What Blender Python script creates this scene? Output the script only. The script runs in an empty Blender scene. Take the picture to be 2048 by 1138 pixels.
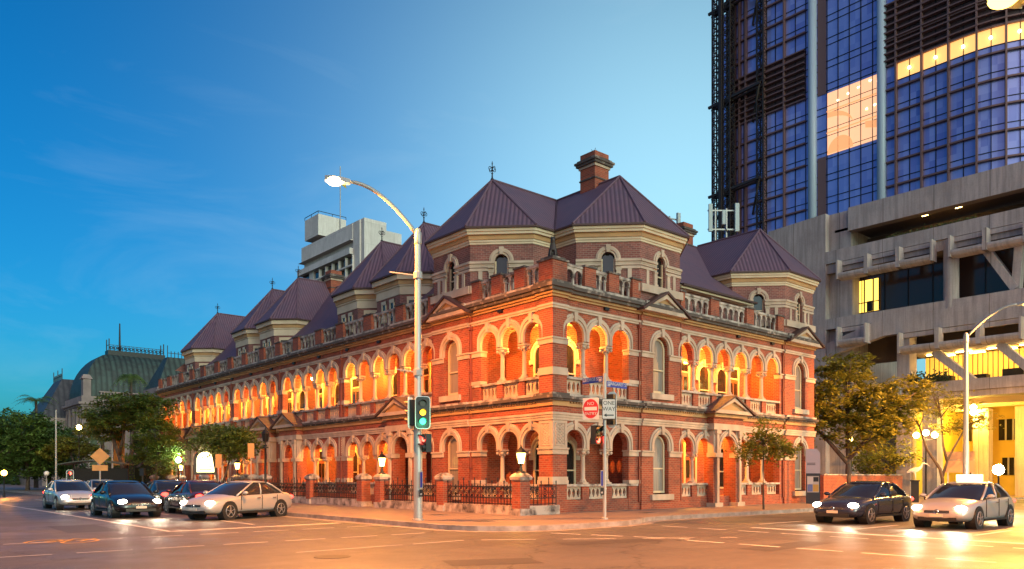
import bpy, bmesh, math, random
from mathutils import Vector, Matrix
PI = math.pi; RAD = math.radians
sc = bpy.context.scene; COL = sc.collection
# ------------------------------------------------------------------ camera
cam = bpy.data.cameras.new('camera'); cam_o = bpy.data.objects.new('camera', cam); COL.objects.link(cam_o)
cam.sensor_width = 36; cam.lens = 27.28; cam.shift_y = 0.188; cam.clip_end = 3000; cam.clip_start = 0.1
cam_o.location = (-21.463, -22.427, 1.6); cam_o.rotation_euler = (PI/2, 0, RAD(-40.74))
sc.camera = cam_o
# ------------------------------------------------------------------ sky, sun, exposure
SUN_EL, SUN_ROT = 14.0, 185.0
world = bpy.data.worlds.new('World'); sc.world = world; world.use_nodes = True
wn = world.node_tree; bg = wn.nodes['Background']
sky = wn.nodes.new('ShaderNodeTexSky'); sky.sky_type = 'NISHITA'; sky.sun_disc = False
sky.sun_elevation = RAD(SUN_EL); sky.sun_rotation = RAD(SUN_ROT)
sky.air_density = 1.0; sky.dust_density = 3.0; sky.ozone_density = 4.0
wtc = wn.nodes.new('ShaderNodeTexCoord'); wmp = wn.nodes.new('ShaderNodeMapping')
wmp.inputs['Scale'].default_value = (1.2, 1.2, 5.0)
wno = wn.nodes.new('ShaderNodeTexNoise'); wno.inputs['Scale'].default_value = 2.2; wno.inputs['Detail'].default_value = 7
wno.inputs['Roughness'].default_value = 0.58; wno.inputs['Distortion'].default_value = 0.7
wrp = wn.nodes.new('ShaderNodeMapRange'); wrp.inputs[1].default_value = 0.5; wrp.inputs[2].default_value = 0.85
wrp.inputs[3].default_value = 0.0; wrp.inputs[4].default_value = 0.16
wmx = wn.nodes.new('ShaderNodeMix'); wmx.data_type = 'RGBA'
wmx.inputs[7].default_value = (3.6, 4.6, 5.3, 1)
whs = wn.nodes.new('ShaderNodeHueSaturation'); whs.inputs['Saturation'].default_value = 1.3
wti = wn.nodes.new('ShaderNodeMix'); wti.data_type = 'RGBA'; wti.blend_type = 'MULTIPLY'; wti.inputs[0].default_value = 1.0; wti.inputs[7].default_value = (0.175, 0.83, 0.893, 1)
wn.links.new(wtc.outputs['Generated'], wmp.inputs[0]); wn.links.new(wmp.outputs[0], wno.inputs['Vector'])
wn.links.new(wno.outputs[0], wrp.inputs[0]); wn.links.new(wrp.outputs[0], wmx.inputs[0])
wn.links.new(sky.outputs[0], whs.inputs['Color']); wn.links.new(whs.outputs[0], wti.inputs[6]); 
def sky_glow(direction, power, colour, src):
    """pale dusk glow round one direction of the sky"""
    d = Vector(direction).normalized()
    dp = wn.nodes.new('ShaderNodeVectorMath'); dp.operation = 'DOT_PRODUCT'; dp.inputs[1].default_value = d
    cl = wn.nodes.new('ShaderNodeMath'); cl.operation = 'MAXIMUM'; cl.inputs[1].default_value = 0
    pw_ = wn.nodes.new('ShaderNodeMath'); pw_.operation = 'POWER'; pw_.inputs[1].default_value = power
    sc_ = wn.nodes.new('ShaderNodeVectorMath'); sc_.operation = 'SCALE'; sc_.inputs[0].default_value = colour
    ad = wn.nodes.new('ShaderNodeVectorMath'); ad.operation = 'ADD'
    wn.links.new(wtc.outputs['Generated'], dp.inputs[0]); wn.links.new(dp.outputs['Value'], cl.inputs[0]); wn.links.new(cl.outputs[0], pw_.inputs[0])
    wn.links.new(pw_.outputs[0], sc_.inputs['Scale']); wn.links.new(src, ad.inputs[0]); wn.links.new(sc_.outputs[0], ad.inputs[1]); return ad.outputs[0]
_g = sky_glow((0.7817, 0.5605, 0.2735), 14, (2.47, 3.85, 3.45), wti.outputs[2])
_g = sky_glow((-0.25, -0.93, 0.30), 2.5, (8.0, 5.0, 3.9), _g)
wn.links.new(_g, wmx.inputs[6]); wn.links.new(wmx.outputs[2], bg.inputs[0])
bg.inputs[1].default_value = 0.1
sl = bpy.data.lights.new('sun', 'SUN'); sl.energy = 0.5; sl.angle = RAD(20); sl.color = (1.0, 0.70, 0.55)
so = bpy.data.objects.new('sun', sl); COL.objects.link(so)
az = RAD(SUN_ROT); el = RAD(SUN_EL)
so.rotation_euler = Vector((-math.sin(az)*math.cos(el), -math.cos(az)*math.cos(el), -math.sin(el))).to_track_quat('-Z', 'Y').to_euler()
sc.view_settings.view_transform = 'Standard'; sc.view_settings.look = 'None'
sc.view_settings.exposure = 0.8; sc.view_settings.gamma = 1
sc.cycles.use_denoising = True
sc.cycles.max_bounces = 6; sc.cycles.diffuse_bounces = 3; sc.cycles.glossy_bounces = 3
sc.cycles.sample_clamp_indirect = 4
rnd = random.Random(7)
# ------------------------------------------------------------------ materials
MATS = {}
def node_mat(name):
    m = bpy.data.materials.new(name); m.use_nodes = True
    MATS[name] = m
    return m, m.node_tree, m.node_tree.nodes['Principled BSDF']
def mat(name, col, rough=0.7, metal=0.0, var=None, scale=2.0, detail=5, bump=0.0, bscale=40, emit=None, estr=0, spec=None, stretch=None, lo=0.35, hi=0.65):
    m, nt, b = node_mat(name)
    b.inputs['Base Color'].default_value = (*col, 1); b.inputs['Roughness'].default_value = rough
    b.inputs['Metallic'].default_value = metal
    if spec is not None: b.inputs['Specular IOR Level'].default_value = spec
    geo = None
    if var or bump: geo = nt.nodes.new('ShaderNodeNewGeometry')
    if var:
        mp = nt.nodes.new('ShaderNodeMapping'); mp.inputs['Scale'].default_value = stretch or (1, 1, 1)
        n = nt.nodes.new('ShaderNodeTexNoise'); n.inputs['Scale'].default_value = scale; n.inputs['Detail'].default_value = detail
        r = nt.nodes.new('ShaderNodeMapRange'); r.inputs[1].default_value = lo; r.inputs[2].default_value = hi
        x = nt.nodes.new('ShaderNodeMix'); x.data_type = 'RGBA'
        x.inputs[6].default_value = (*col, 1); x.inputs[7].default_value = (*var, 1)
        nt.links.new(geo.outputs['Position'], mp.inputs[0]); nt.links.new(mp.outputs[0], n.inputs['Vector'])
        nt.links.new(n.outputs[0], r.inputs[0]); nt.links.new(r.outputs[0], x.inputs[0]); nt.links.new(x.outputs[2], b.inputs['Base Color'])
    if bump:
        n2 = nt.nodes.new('ShaderNodeTexNoise'); n2.inputs['Scale'].default_value = bscale; n2.inputs['Detail'].default_value = 4
        bp = nt.nodes.new('ShaderNodeBump'); bp.inputs['Strength'].default_value = bump; bp.inputs['Distance'].default_value = 0.02
        nt.links.new(geo.outputs['Position'], n2.inputs['Vector']); nt.links.new(n2.outputs[0], bp.inputs['Height']); nt.links.new(bp.outputs[0], b.inputs['Normal'])
    if emit:
        b.inputs['Emission Color'].default_value = (*emit, 1); b.inputs['Emission Strength'].default_value = estr
    return m
def tangent_u(nt):
    """distance along the horizontal tangent of a face (world units)"""
    geo = nt.nodes.new('ShaderNodeNewGeometry')
    cr = nt.nodes.new('ShaderNodeVectorMath'); cr.operation = 'CROSS_PRODUCT'; cr.inputs[0].default_value = (0, 0, 1)
    nt.links.new(geo.outputs['True Normal'], cr.inputs[1])
    nm = nt.nodes.new('ShaderNodeVectorMath'); nm.operation = 'NORMALIZE'; nt.links.new(cr.outputs[0], nm.inputs[0])
    dt = nt.nodes.new('ShaderNodeVectorMath'); dt.operation = 'DOT_PRODUCT'
    nt.links.new(nm.outputs[0], dt.inputs[0]); nt.links.new(geo.outputs['Position'], dt.inputs[1])
    sp = nt.nodes.new('ShaderNodeSeparateXYZ'); nt.links.new(geo.outputs['Position'], sp.inputs[0])
    return geo, dt.outputs['Value'], sp.outputs['Z']
def brick_mat(name, c1, c2, mortar, bw=0.235, rh=0.086, ms=0.0095, soot=(0.08, 0.035, 0.03)):
    m, nt, b = node_mat(name)
    geo, u, z = tangent_u(nt)
    cb = nt.nodes.new('ShaderNodeCombineXYZ'); nt.links.new(u, cb.inputs[0]); nt.links.new(z, cb.inputs[1])
    br = nt.nodes.new('ShaderNodeTexBrick'); br.inputs['Scale'].default_value = 1
    br.inputs['Color1'].default_value = (*c1, 1); br.inputs['Color2'].default_value = (*c2, 1); br.inputs['Mortar'].default_value = (*mortar, 1)
    br.inputs['Brick Width'].default_value = bw; br.inputs['Row Height'].default_value = rh; br.inputs['Mortar Size'].default_value = ms
    br.inputs['Mortar Smooth'].default_value = 0.2; br.inputs['Bias'].default_value = -0.1
    nt.links.new(cb.outputs[0], br.inputs['Vector'])
    n = nt.nodes.new('ShaderNodeTexNoise'); n.inputs['Scale'].default_value = 0.9; n.inputs['Detail'].default_value = 8; n.inputs['Roughness'].default_value = 0.65
    nt.links.new(geo.outputs['Position'], n.inputs['Vector'])
    r = nt.nodes.new('ShaderNodeMapRange'); r.inputs[1].default_value = 0.46; r.inputs[2].default_value = 0.74; r.inputs[4].default_value = 0.7
    nt.links.new(n.outputs[0], r.inputs[0])
    x = nt.nodes.new('ShaderNodeMix'); x.data_type = 'RGBA'; x.inputs[7].default_value = (*soot, 1)
    nt.links.new(r.outputs[0], x.inputs[0]); nt.links.new(br.outputs['Color'], x.inputs[6]); nt.links.new(x.outputs[2], b.inputs['Base Color'])
    bp = nt.nodes.new('ShaderNodeBump'); bp.inputs['Strength'].default_value = 0.35; bp.inputs['Distance'].default_value = 0.01; bp.invert = True
    nt.links.new(br.outputs['Fac'], bp.inputs['Height']); nt.links.new(bp.outputs[0], b.inputs['Normal'])
    b.inputs['Roughness'].default_value = 0.85
    return m
def ribbed_mat(name, col, col2, pitch, rough=0.45, metal=0.0, patch=None):
    m, nt, b = node_mat(name)
    geo, u, z = tangent_u(nt)
    ml = nt.nodes.new('ShaderNodeMath'); ml.operation = 'MULTIPLY'; ml.inputs[1].default_value = 2*PI/pitch; nt.links.new(u, ml.inputs[0])
    sn = nt.nodes.new('ShaderNodeMath'); sn.operation = 'SINE'; nt.links.new(ml.outputs[0], sn.inputs[0])
    r = nt.nodes.new('ShaderNodeMapRange'); r.inputs[1].default_value = -1; r.inputs[2].default_value = 1; nt.links.new(sn.outputs[0], r.inputs[0])
    n = nt.nodes.new('ShaderNodeTexNoise'); n.inputs['Scale'].default_value = 1.1; n.inputs['Detail'].default_value = 7; nt.links.new(geo.outputs['Position'], n.inputs['Vector'])
    x0 = nt.nodes.new('ShaderNodeMix'); x0.data_type = 'RGBA'; x0.inputs[6].default_value = (*col, 1); x0.inputs[7].default_value = (*(patch or col2), 1)
    r2 = nt.nodes.new('ShaderNodeMapRange'); r2.inputs[1].default_value = 0.42; r2.inputs[2].default_value = 0.72; nt.links.new(n.outputs[0], r2.inputs[0])
    nt.links.new(r2.outputs[0], x0.inputs[0])
    n3 = nt.nodes.new('ShaderNodeTexNoise'); n3.inputs['Scale'].default_value = 2.3; n3.inputs['Detail'].default_value = 10; n3.inputs['Roughness'].default_value = .75; nt.links.new(geo.outputs['Position'], n3.inputs['Vector'])
    r3 = nt.nodes.new('ShaderNodeMapRange'); r3.inputs[1].default_value = .60; r3.inputs[2].default_value = .72; r3.inputs[4].default_value = .65; nt.links.new(n3.outputs[0], r3.inputs[0])
    x1 = nt.nodes.new('ShaderNodeMix'); x1.data_type = 'RGBA'; x1.inputs[7].default_value = (*[min(1, c*1.9+.02) for c in col], 1); nt.links.new(r3.outputs[0], x1.inputs[0]); nt.links.new(x0.outputs[2], x1.inputs[6]); x0 = x1
    x = nt.nodes.new('ShaderNodeMix'); x.data_type = 'RGBA'; x.inputs[6].default_value = (*col2, 1)
    pw = nt.nodes.new('ShaderNodeMath'); pw.operation = 'POWER'; pw.inputs[1].default_value = 0.5; nt.links.new(r.outputs[0], pw.inputs[0])
    nt.links.new(pw.outputs[0], x.inputs[0]); nt.links.new(x0.outputs[2], x.inputs[7]); nt.links.new(x.outputs[2], b.inputs['Base Color'])
    bp = nt.nodes.new('ShaderNodeBump'); bp.inputs['Strength'].default_value = 0.6; bp.inputs['Distance'].default_value = 0.03
    nt.links.new(r.outputs[0], bp.inputs['Height']); nt.links.new(bp.outputs[0], b.inputs['Normal'])
    b.inputs['Roughness'].default_value = rough; b.inputs['Metallic'].default_value = metal
    return m
def glow(name, col, strength):
    m, nt, b = node_mat(name)
    b.inputs['Base Color'].default_value = (*[min(1, c) for c in col], 1)
    b.inputs['Emission Color'].default_value = (*col, 1); b.inputs['Emission Strength'].default_value = strength*1.35
    return m
def leaf_mat(name, c1, c2, scale=0.9):
    m, nt, b = node_mat(name)
    geo = nt.nodes.new('ShaderNodeNewGeometry'); n = nt.nodes.new('ShaderNodeTexNoise'); n.inputs['Scale'].default_value = scale; n.inputs['Detail'].default_value = 6
    nt.links.new(geo.outputs['Position'], n.inputs['Vector'])
    x = nt.nodes.new('ShaderNodeMix'); x.data_type = 'RGBA'; x.inputs[6].default_value = (*c1, 1); x.inputs[7].default_value = (*c2, 1)
    r = nt.nodes.new('ShaderNodeMapRange'); r.inputs[1].default_value = 0.35; r.inputs[2].default_value = 0.66
    nt.links.new(n.outputs[0], r.inputs[0]); nt.links.new(r.outputs[0], x.inputs[0]); nt.links.new(x.outputs[2], b.inputs['Base Color'])
    b.inputs['Roughness'].default_value = 0.55
    tr = nt.nodes.new('ShaderNodeBsdfTranslucent'); nt.links.new(x.outputs[2], tr.inputs['Color'])
    ms = nt.nodes.new('ShaderNodeMixShader'); ms.inputs[0].default_value = 0.3
    nt.links.new(b.outputs[0], ms.inputs[1]); nt.links.new(tr.outputs[0], ms.inputs[2]); nt.links.new(ms.outputs[0], nt.nodes['Material Output'].inputs['Surface'])
    return m
BRICK = brick_mat('red_brick', (0.40, 0.070, 0.028), (0.22, 0.038, 0.019), (0.34, 0.17, 0.10))
BRICK_T = brick_mat('purple_brick', (0.28, 0.080, 0.058), (0.17, 0.050, 0.042), (0.32, 0.20, 0.16))
STONE = mat('cream_stone', (0.58, 0.41, 0.30), 0.75, var=(0.42, 0.29, 0.21), scale=1.6, stretch=(1, 1, 0.5))
STONE_W = mat('weathered_stone', (0.52, 0.40, 0.33), 0.85, var=(0.07, 0.05, 0.045), scale=2.6, detail=8, lo=0.42, hi=0.68)
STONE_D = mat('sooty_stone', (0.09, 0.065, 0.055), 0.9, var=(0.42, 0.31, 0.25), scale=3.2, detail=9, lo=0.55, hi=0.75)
OCHRE = mat('ochre_render', (0.50, 0.27, 0.11), 0.8, var=(0.38, 0.2, 0.09), scale=1.5)
FRIEZE = mat('cream_frieze', (0.66, 0.50, 0.34), 0.7, var=(0.56, 0.41, 0.27), scale=1.2)
ROOF = ribbed_mat('purple_corrugated_iron', (0.18, 0.092, 0.12), (0.075, 0.04, 0.055), 0.2, 0.6, 0.0, (0.13, 0.08, 0.115))
ROOF_CAP = mat('roof_capping', (0.15, 0.08, 0.10), 0.5)
GUTTER = mat('dark_gutter', (0.07, 0.03, 0.025), 0.6)
DARKGLASS = mat('dark_glass', (0.02, 0.017, 0.015), 0.08, spec=0.6)
BLIND = mat('curtained_glass', (0.30, 0.235, 0.19), 0.3, spec=0.25, var=(0.22, 0.17, 0.14), scale=3, stretch=(6, 6, 0.2))
SASH = mat('cream_sash', (0.62, 0.45, 0.28), 0.5)
TIMBER = mat('varnished_timber', (0.28, 0.07, 0.025), 0.4)
PLASTER = mat('cream_plaster', (0.72, 0.55, 0.32), 0.8)
IRON = mat('black_iron', (0.018, 0.016, 0.017), 0.45, metal=0.3)
BRONZE = mat('dark_bronze', (0.05, 0.035, 0.03), 0.5, metal=0.4)
def asphalt_mat():
    m, nt, b = node_mat('asphalt'); geo = nt.nodes.new('ShaderNodeNewGeometry')
    def noise(scale, detail, rough=.6, st=None):
        n = nt.nodes.new('ShaderNodeTexNoise'); n.inputs['Scale'].default_value = scale; n.inputs['Detail'].default_value = detail; n.inputs['Roughness'].default_value = rough
        if st:
            mp = nt.nodes.new('ShaderNodeMapping'); mp.inputs['Scale'].default_value = st; nt.links.new(geo.outputs['Position'], mp.inputs[0]); nt.links.new(mp.outputs[0], n.inputs['Vector'])
        else: nt.links.new(geo.outputs['Position'], n.inputs['Vector'])
        return n.outputs[0]
    def rng(v, a, b_, c=0., d=1.):
        r = nt.nodes.new('ShaderNodeMapRange'); r.inputs[1].default_value = a; r.inputs[2].default_value = b_; r.inputs[3].default_value = c; r.inputs[4].default_value = d; nt.links.new(v, r.inputs[0]); return r.outputs[0]
    def mix(f, c1, c2):
        x = nt.nodes.new('ShaderNodeMix'); x.data_type = 'RGBA'; nt.links.new(f, x.inputs[0])
        for i, c in ((6, c1), (7, c2)):
            if isinstance(c, tuple): x.inputs[i].default_value = (*c, 1)
            else: nt.links.new(c, x.inputs[i])
        return x.outputs[2]
    c = mix(rng(noise(.32, 6), .38, .64), (0.095, 0.084, 0.078), (0.058, 0.051, 0.049))
    c = mix(rng(noise(1.1, 5, .6, (.12, 1.3, 1)), .5, .72, 0, .6), c, (0.042, 0.037, 0.036))          # worn wheel tracks along the right-hand street
    c = mix(rng(noise(38, 3, .7), .42, .68, 0, .75), c, (0.155, 0.14, 0.125))                          # pale aggregate
    c = mix(rng(noise(24, 3, .7), .55, .72, 0, .7), c, (0.022, 0.02, 0.02))
    vo = nt.nodes.new('ShaderNodeTexVoronoi'); vo.feature = 'DISTANCE_TO_EDGE'; vo.inputs['Scale'].default_value = .16
    wn_ = nt.nodes.new('ShaderNodeTexNoise'); wn_.inputs['Scale'].default_value = 1.3; wn_.inputs['Detail'].default_value = 6
    ad = nt.nodes.new('ShaderNodeVectorMath'); ad.operation = 'MULTIPLY_ADD'; ad.inputs[1].default_value = (1.4, 1.4, 0)
    nt.links.new(geo.outputs['Position'], wn_.inputs['Vector']); nt.links.new(wn_.outputs['Color'], ad.inputs[0]); nt.links.new(geo.outputs['Position'], ad.inputs[2]); nt.links.new(ad.outputs[0], vo.inputs['Vector'])
    c = mix(rng(vo.outputs['Distance'], .0, .006, .85, 0), c, (0.015, 0.014, 0.014))                   # cracks
    nt.links.new(c, b.inputs['Base Color']); nt.links.new(rng(noise(.5, 5), .35, .65, .42, .62), b.inputs['Roughness'])
    bp = nt.nodes.new('ShaderNodeBump'); bp.inputs['Strength'].default_value = .45; bp.inputs['Distance'].default_value = .02
    nt.links.new(noise(45, 4, .7), bp.inputs['Height']); nt.links.new(bp.outputs[0], b.inputs['Normal']); return m
ASPHALT = asphalt_mat()
def concrete_mat(name, c1, c2, joint, bw=3.6, rh=60):
    m, nt, b = node_mat(name); geo, u, z = tangent_u(nt)
    cb = nt.nodes.new('ShaderNodeCombineXYZ'); nt.links.new(u, cb.inputs[0]); nt.links.new(z, cb.inputs[1])
    br = nt.nodes.new('ShaderNodeTexBrick'); br.inputs['Scale'].default_value = 1; br.offset = 0; br.inputs['Brick Width'].default_value = bw; br.inputs['Row Height'].default_value = rh; br.inputs['Mortar Size'].default_value = .03; br.inputs['Mortar Smooth'].default_value = .3
    br.inputs['Color1'].default_value = (1, 1, 1, 1); br.inputs['Color2'].default_value = (.86, .86, .86, 1); br.inputs['Mortar'].default_value = (*joint, 1); nt.links.new(cb.outputs[0], br.inputs['Vector'])
    def nz(scale, st, lo, hi, top):
        mp = nt.nodes.new('ShaderNodeMapping'); mp.inputs['Scale'].default_value = st; n = nt.nodes.new('ShaderNodeTexNoise'); n.inputs['Scale'].default_value = scale; n.inputs['Detail'].default_value = 8; n.inputs['Roughness'].default_value = .65
        r = nt.nodes.new('ShaderNodeMapRange'); r.inputs[1].default_value = lo; r.inputs[2].default_value = hi; r.inputs[4].default_value = top
        nt.links.new(cb.outputs[0], mp.inputs[0]); nt.links.new(mp.outputs[0], n.inputs['Vector']); nt.links.new(n.outputs[0], r.inputs[0]); return r.outputs[0]
    def mix(f, p, q, mode='MIX'):
        x = nt.nodes.new('ShaderNodeMix'); x.data_type = 'RGBA'; x.blend_type = mode
        if isinstance(f, float): x.inputs[0].default_value = f
        else: nt.links.new(f, x.inputs[0])
        for i, c in ((6, p), (7, q)):
            if isinstance(c, tuple): x.inputs[i].default_value = (*c, 1)
            else: nt.links.new(c, x.inputs[i])
        return x.outputs[2]
    c = mix(nz(1.0, (3.2, .22, 1), .42, .66, .9), c1, c2)                 # rain streaks
    c = mix(nz(.35, (1, 1, 1), .45, .7, .7), c, c2)
    c = mix(nz(9, (1, 1, 1), .5, .75, .4), c, tuple(k*.7 for k in c2))
    c = mix(1.0, c, br.outputs['Color'], 'MULTIPLY'); nt.links.new(c, b.inputs['Base Color']); b.inputs['Roughness'].default_value = .85
    return m
CONC = concrete_mat('board_concrete', (0.55, 0.455, 0.415), (0.33, 0.27, 0.245), (.5, .48, .46))
CONC_L = concrete_mat('pale_concrete', (0.76, 0.69, 0.62), (0.58, 0.51, 0.45), (.55, .52, .5), 9, 7)
WHITE_P = mat('white_road_paint', (0.62, 0.58, 0.54), 0.6, var=(0.4, 0.37, 0.35), scale=5, lo=0.45, hi=0.8)
YELLOW_P = mat('yellow_road_paint', (0.65, 0.36, 0.05), 0.6, var=(0.3, 0.18, 0.05), scale=5, lo=0.45, hi=0.8)
POLE = mat('painted_steel_pole', (0.40, 0.375, 0.35), 0.42, metal=0.35)
BLACKP = mat('black_plastic', (0.012, 0.013, 0.013), 0.45)
# ------------------------------------------------------------------ mesh helpers
class MB:
    def __init__(self, T=None):
        self.v = []; self.f = []; self.mi = []; self.m = 0; self.T = T
    def p(self, *q):
        self.v.append(self.T(*q) if self.T else tuple(q)); return len(self.v)-1
    def face(self, idx): self.f.append(tuple(idx)); self.mi.append(self.m)
    def quad(self, *pts): self.face([self.p(*q) for q in pts])
    poly = quad
    def box(self, a0, a1, b0, b1, c0, c1):
        i = [self.p(a, b, c) for a in (a0, a1) for b in (b0, b1) for c in (c0, c1)]
        for q in ((0, 1, 3, 2), (4, 6, 7, 5), (0, 4, 5, 1), (2, 3, 7, 6), (0, 2, 6, 4), (1, 5, 7, 3)): self.face([i[k] for k in q])
    def prism(self, base, top):
        """two loops of equal length"""
        n = len(base); a = [self.p(*q) for q in base]; b = [self.p(*q) for q in top]
        self.face(a[::-1]); self.face(b)
        for k in range(n): self.face((a[k], a[(k+1) % n], b[(k+1) % n], b[k]))
    def ext_sz(self, pts, d0, d1):
        """polygon in the (s,z) plane pushed through d"""
        self.prism([(s, d0, z) for s, z in pts], [(s, d1, z) for s, z in pts])
    def ext_xy(self, pts, z0, z1):
        self.prism([(x, y, z0) for x, y in pts], [(x, y, z1) for x, y in pts])
    def tube(self, path, r, n=8, cap=True):
        P = [Vector(q) for q in path]; rings = []
        for i, q in enumerate(P):
            t = (P[min(i+1, len(P)-1)]-P[max(i-1, 0)]).normalized()
            u = t.cross(Vector((0, 0, 1)))
            if u.length < 1e-3: u = Vector((1, 0, 0))
            u.normalize(); w = t.cross(u)
            rr = r[i] if isinstance(r, (list, tuple)) else r
            rings.append([self.p(*(q+(u*math.cos(2*PI*k/n)+w*math.sin(2*PI*k/n))*rr)) for k in range(n)])
        for a, b in zip(rings, rings[1:]):
            for k in range(n): self.face((a[k], a[(k+1) % n], b[(k+1) % n], b[k]))
        if cap: self.face(rings[0][::-1]); self.face(rings[-1])
    def bar(self, a, b, w, h=None):
        """square bar between two points"""
        a = Vector(a); b = Vector(b); t = (b-a).normalized(); u = t.cross(Vector((0, 0, 1)))
        if u.length < 1e-3: u = Vector((1, 0, 0))
        u.normalize(); q = t.cross(u); h = h or w
        lo = [a+u*sx*w/2+q*sy*h/2 for sx, sy in ((-1, -1), (1, -1), (1, 1), (-1, 1))]
        self.prism([tuple(k) for k in lo], [tuple(k+(b-a)) for k in lo])
    def lathe(self, prof, c=(0, 0, 0), n=12, rot=0.0):
        rings = []
        for r, z in prof: rings.append([self.p(c[0]+r*math.cos(2*PI*k/n+rot), c[1]+r*math.sin(2*PI*k/n+rot), c[2]+z) for k in range(n)])
        for a, b in zip(rings, rings[1:]):
            for k in range(n): self.face((a[k], a[(k+1) % n], b[(k+1) % n], b[k]))
        self.face(rings[0][::-1]); self.face(rings[-1])
    def ball(self, c, r, n=10, m=6):
        rx, ry, rz = r if isinstance(r, (list, tuple)) else (r, r, r)
        rings = []
        for j in range(1, m):
            t = PI*j/m; rings.append([self.p(c[0]+rx*math.sin(t)*math.cos(2*PI*k/n), c[1]+ry*math.sin(t)*math.sin(2*PI*k/n), c[2]-rz*math.cos(t)) for k in range(n)])
        a = self.p(c[0], c[1], c[2]-rz); b = self.p(c[0], c[1], c[2]+rz)
        for k in range(n): self.face((a, rings[0][(k+1) % n], rings[0][k])); self.face((b, rings[-1][k], rings[-1][(k+1) % n]))
        for u, w in zip(rings, rings[1:]):
            for k in range(n): self.face((u[k], u[(k+1) % n], w[(k+1) % n], w[k]))
    def torus(self, c, R, r, ax_u, ax_w, n=14, m=6):
        ax_u = Vector(ax_u); ax_w = Vector(ax_w); ax_n = ax_u.cross(ax_w); c = Vector(c); rings = []
        for i in range(n):
            t = 2*PI*i/n; e = ax_u*math.cos(t)+ax_w*math.sin(t)
            rings.append([self.p(*(c+e*(R+r*math.cos(2*PI*k/m))+ax_n*r*math.sin(2*PI*k/m))) for k in range(m)])
        for i in range(n):
            a, b = rings[i], rings[(i+1) % n]
            for k in range(m): self.face((a[k], a[(k+1) % m], b[(k+1) % m], b[k]))
    def build(self, name, mats, parent=None, smooth=False, loc=None, recalc=True):
        me = bpy.data.meshes.new(name); me.from_pydata(self.v, [], self.f)
        if not isinstance(mats, (list, tuple)): mats = [mats]
        for k in mats: me.materials.append(k)
        if len(mats) > 1: me.polygons.foreach_set('material_index', self.mi)
        if recalc:
            bm = bmesh.new(); bm.from_mesh(me); bmesh.ops.recalc_face_normals(bm, faces=bm.faces); bm.to_mesh(me); bm.free()
        if smooth is True: me.polygons.foreach_set('use_smooth', [True]*len(me.polygons))
        elif smooth: me.set_sharp_from_angle(angle=RAD(smooth)) if False else None
        o = bpy.data.objects.new(name, me); COL.objects.link(o)
        if smooth and smooth is not True:
            me.polygons.foreach_set('use_smooth', [True]*len(me.polygons)); me.set_sharp_from_angle(angle=RAD(smooth))
        if parent: o.parent = parent
        if loc: o.location = loc
        return o
def tag(o, label, cat, group=None):
    o['label'] = label; o['category'] = cat
    if group: o['group'] = group
    return o
def kind(o, k): o['kind'] = k; return o
def thing(name, label, cat, loc=(0, 0, 0), rz=0, group=None):
    o = bpy.data.objects.new(name, None); COL.objects.link(o); o.location = loc; o.rotation_euler = (0, 0, rz)
    o.empty_display_size = 0.3
    return tag(o, label, cat, group)
def copy_tree(o, parent=None):
    c = o.copy(); COL.objects.link(c)
    if parent: c.parent = parent
    for ch in o.children: copy_tree(ch, c)
    return c
def inst(o, loc, parent, rz=0):
    c = o.copy(); COL.objects.link(c); c.parent = parent; c.location = loc; c.rotation_euler = (0, 0, rz); return c
def lamp(name, loc, power, col, parent=None, r=0.12, spot=None, aim=None):
    l = bpy.data.lights.new(name, 'SPOT' if spot else 'POINT'); l.energy = power*1.4; l.color = col; l.shadow_soft_size = r
    o = bpy.data.objects.new(name, l); COL.objects.link(o); o.location = loc
    if spot: l.spot_size = RAD(spot); l.spot_blend = 0.35; o.rotation_euler = Vector(aim).to_track_quat('-Z', 'Y').to_euler()
    if parent: o.parent = parent
    return o
def text(s, size, m, parent, loc, rot, name='lettering', align='CENTER', ext=0.004):
    c = bpy.data.curves.new(name, 'FONT'); c.body = s; c.size = size; c.align_x = align; c.align_y = 'CENTER'; c.extrude = ext
    c.materials.append(m); tmp = bpy.data.objects.new(name, c); COL.objects.link(tmp)
    bpy.context.view_layer.update()
    me = bpy.data.meshes.new_from_object(tmp.evaluated_get(bpy.context.evaluated_depsgraph_get()))
    bpy.data.objects.remove(tmp); o = bpy.data.objects.new(name, me); COL.objects.link(o); o.parent = parent; o.location = loc; o.rotation_euler = rot
    if not me.materials: me.materials.append(m)
    return o
# camera-ground geometry, used to measure places from the photograph
_r0 = (1105.4-1024)/1552*31; _c = math.cos(RAD(40.74)); _s = math.sin(RAD(40.74))
def px_on_y(px, x):
    """y where the ray of photo column px meets the vertical plane of given x"""
    t = (px-1024)/1552; return (_r0+_c*x-t*(31+_s*x))/(_s+t*_c)
def px_on_x(px, y):
    t = (px-1024)/1552; return (t*(31+_c*y)-_r0+_s*y)/(_c-_s*t)
def px_depth(px, f):
    r = (px-1024)/1552*f; return (-21.463+r*_c+f*_s, -22.427-r*_s+f*_c)
SODIUM = (1.0, 0.34, 0.055); WARM = (1.0, 0.42, 0.05)
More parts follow.
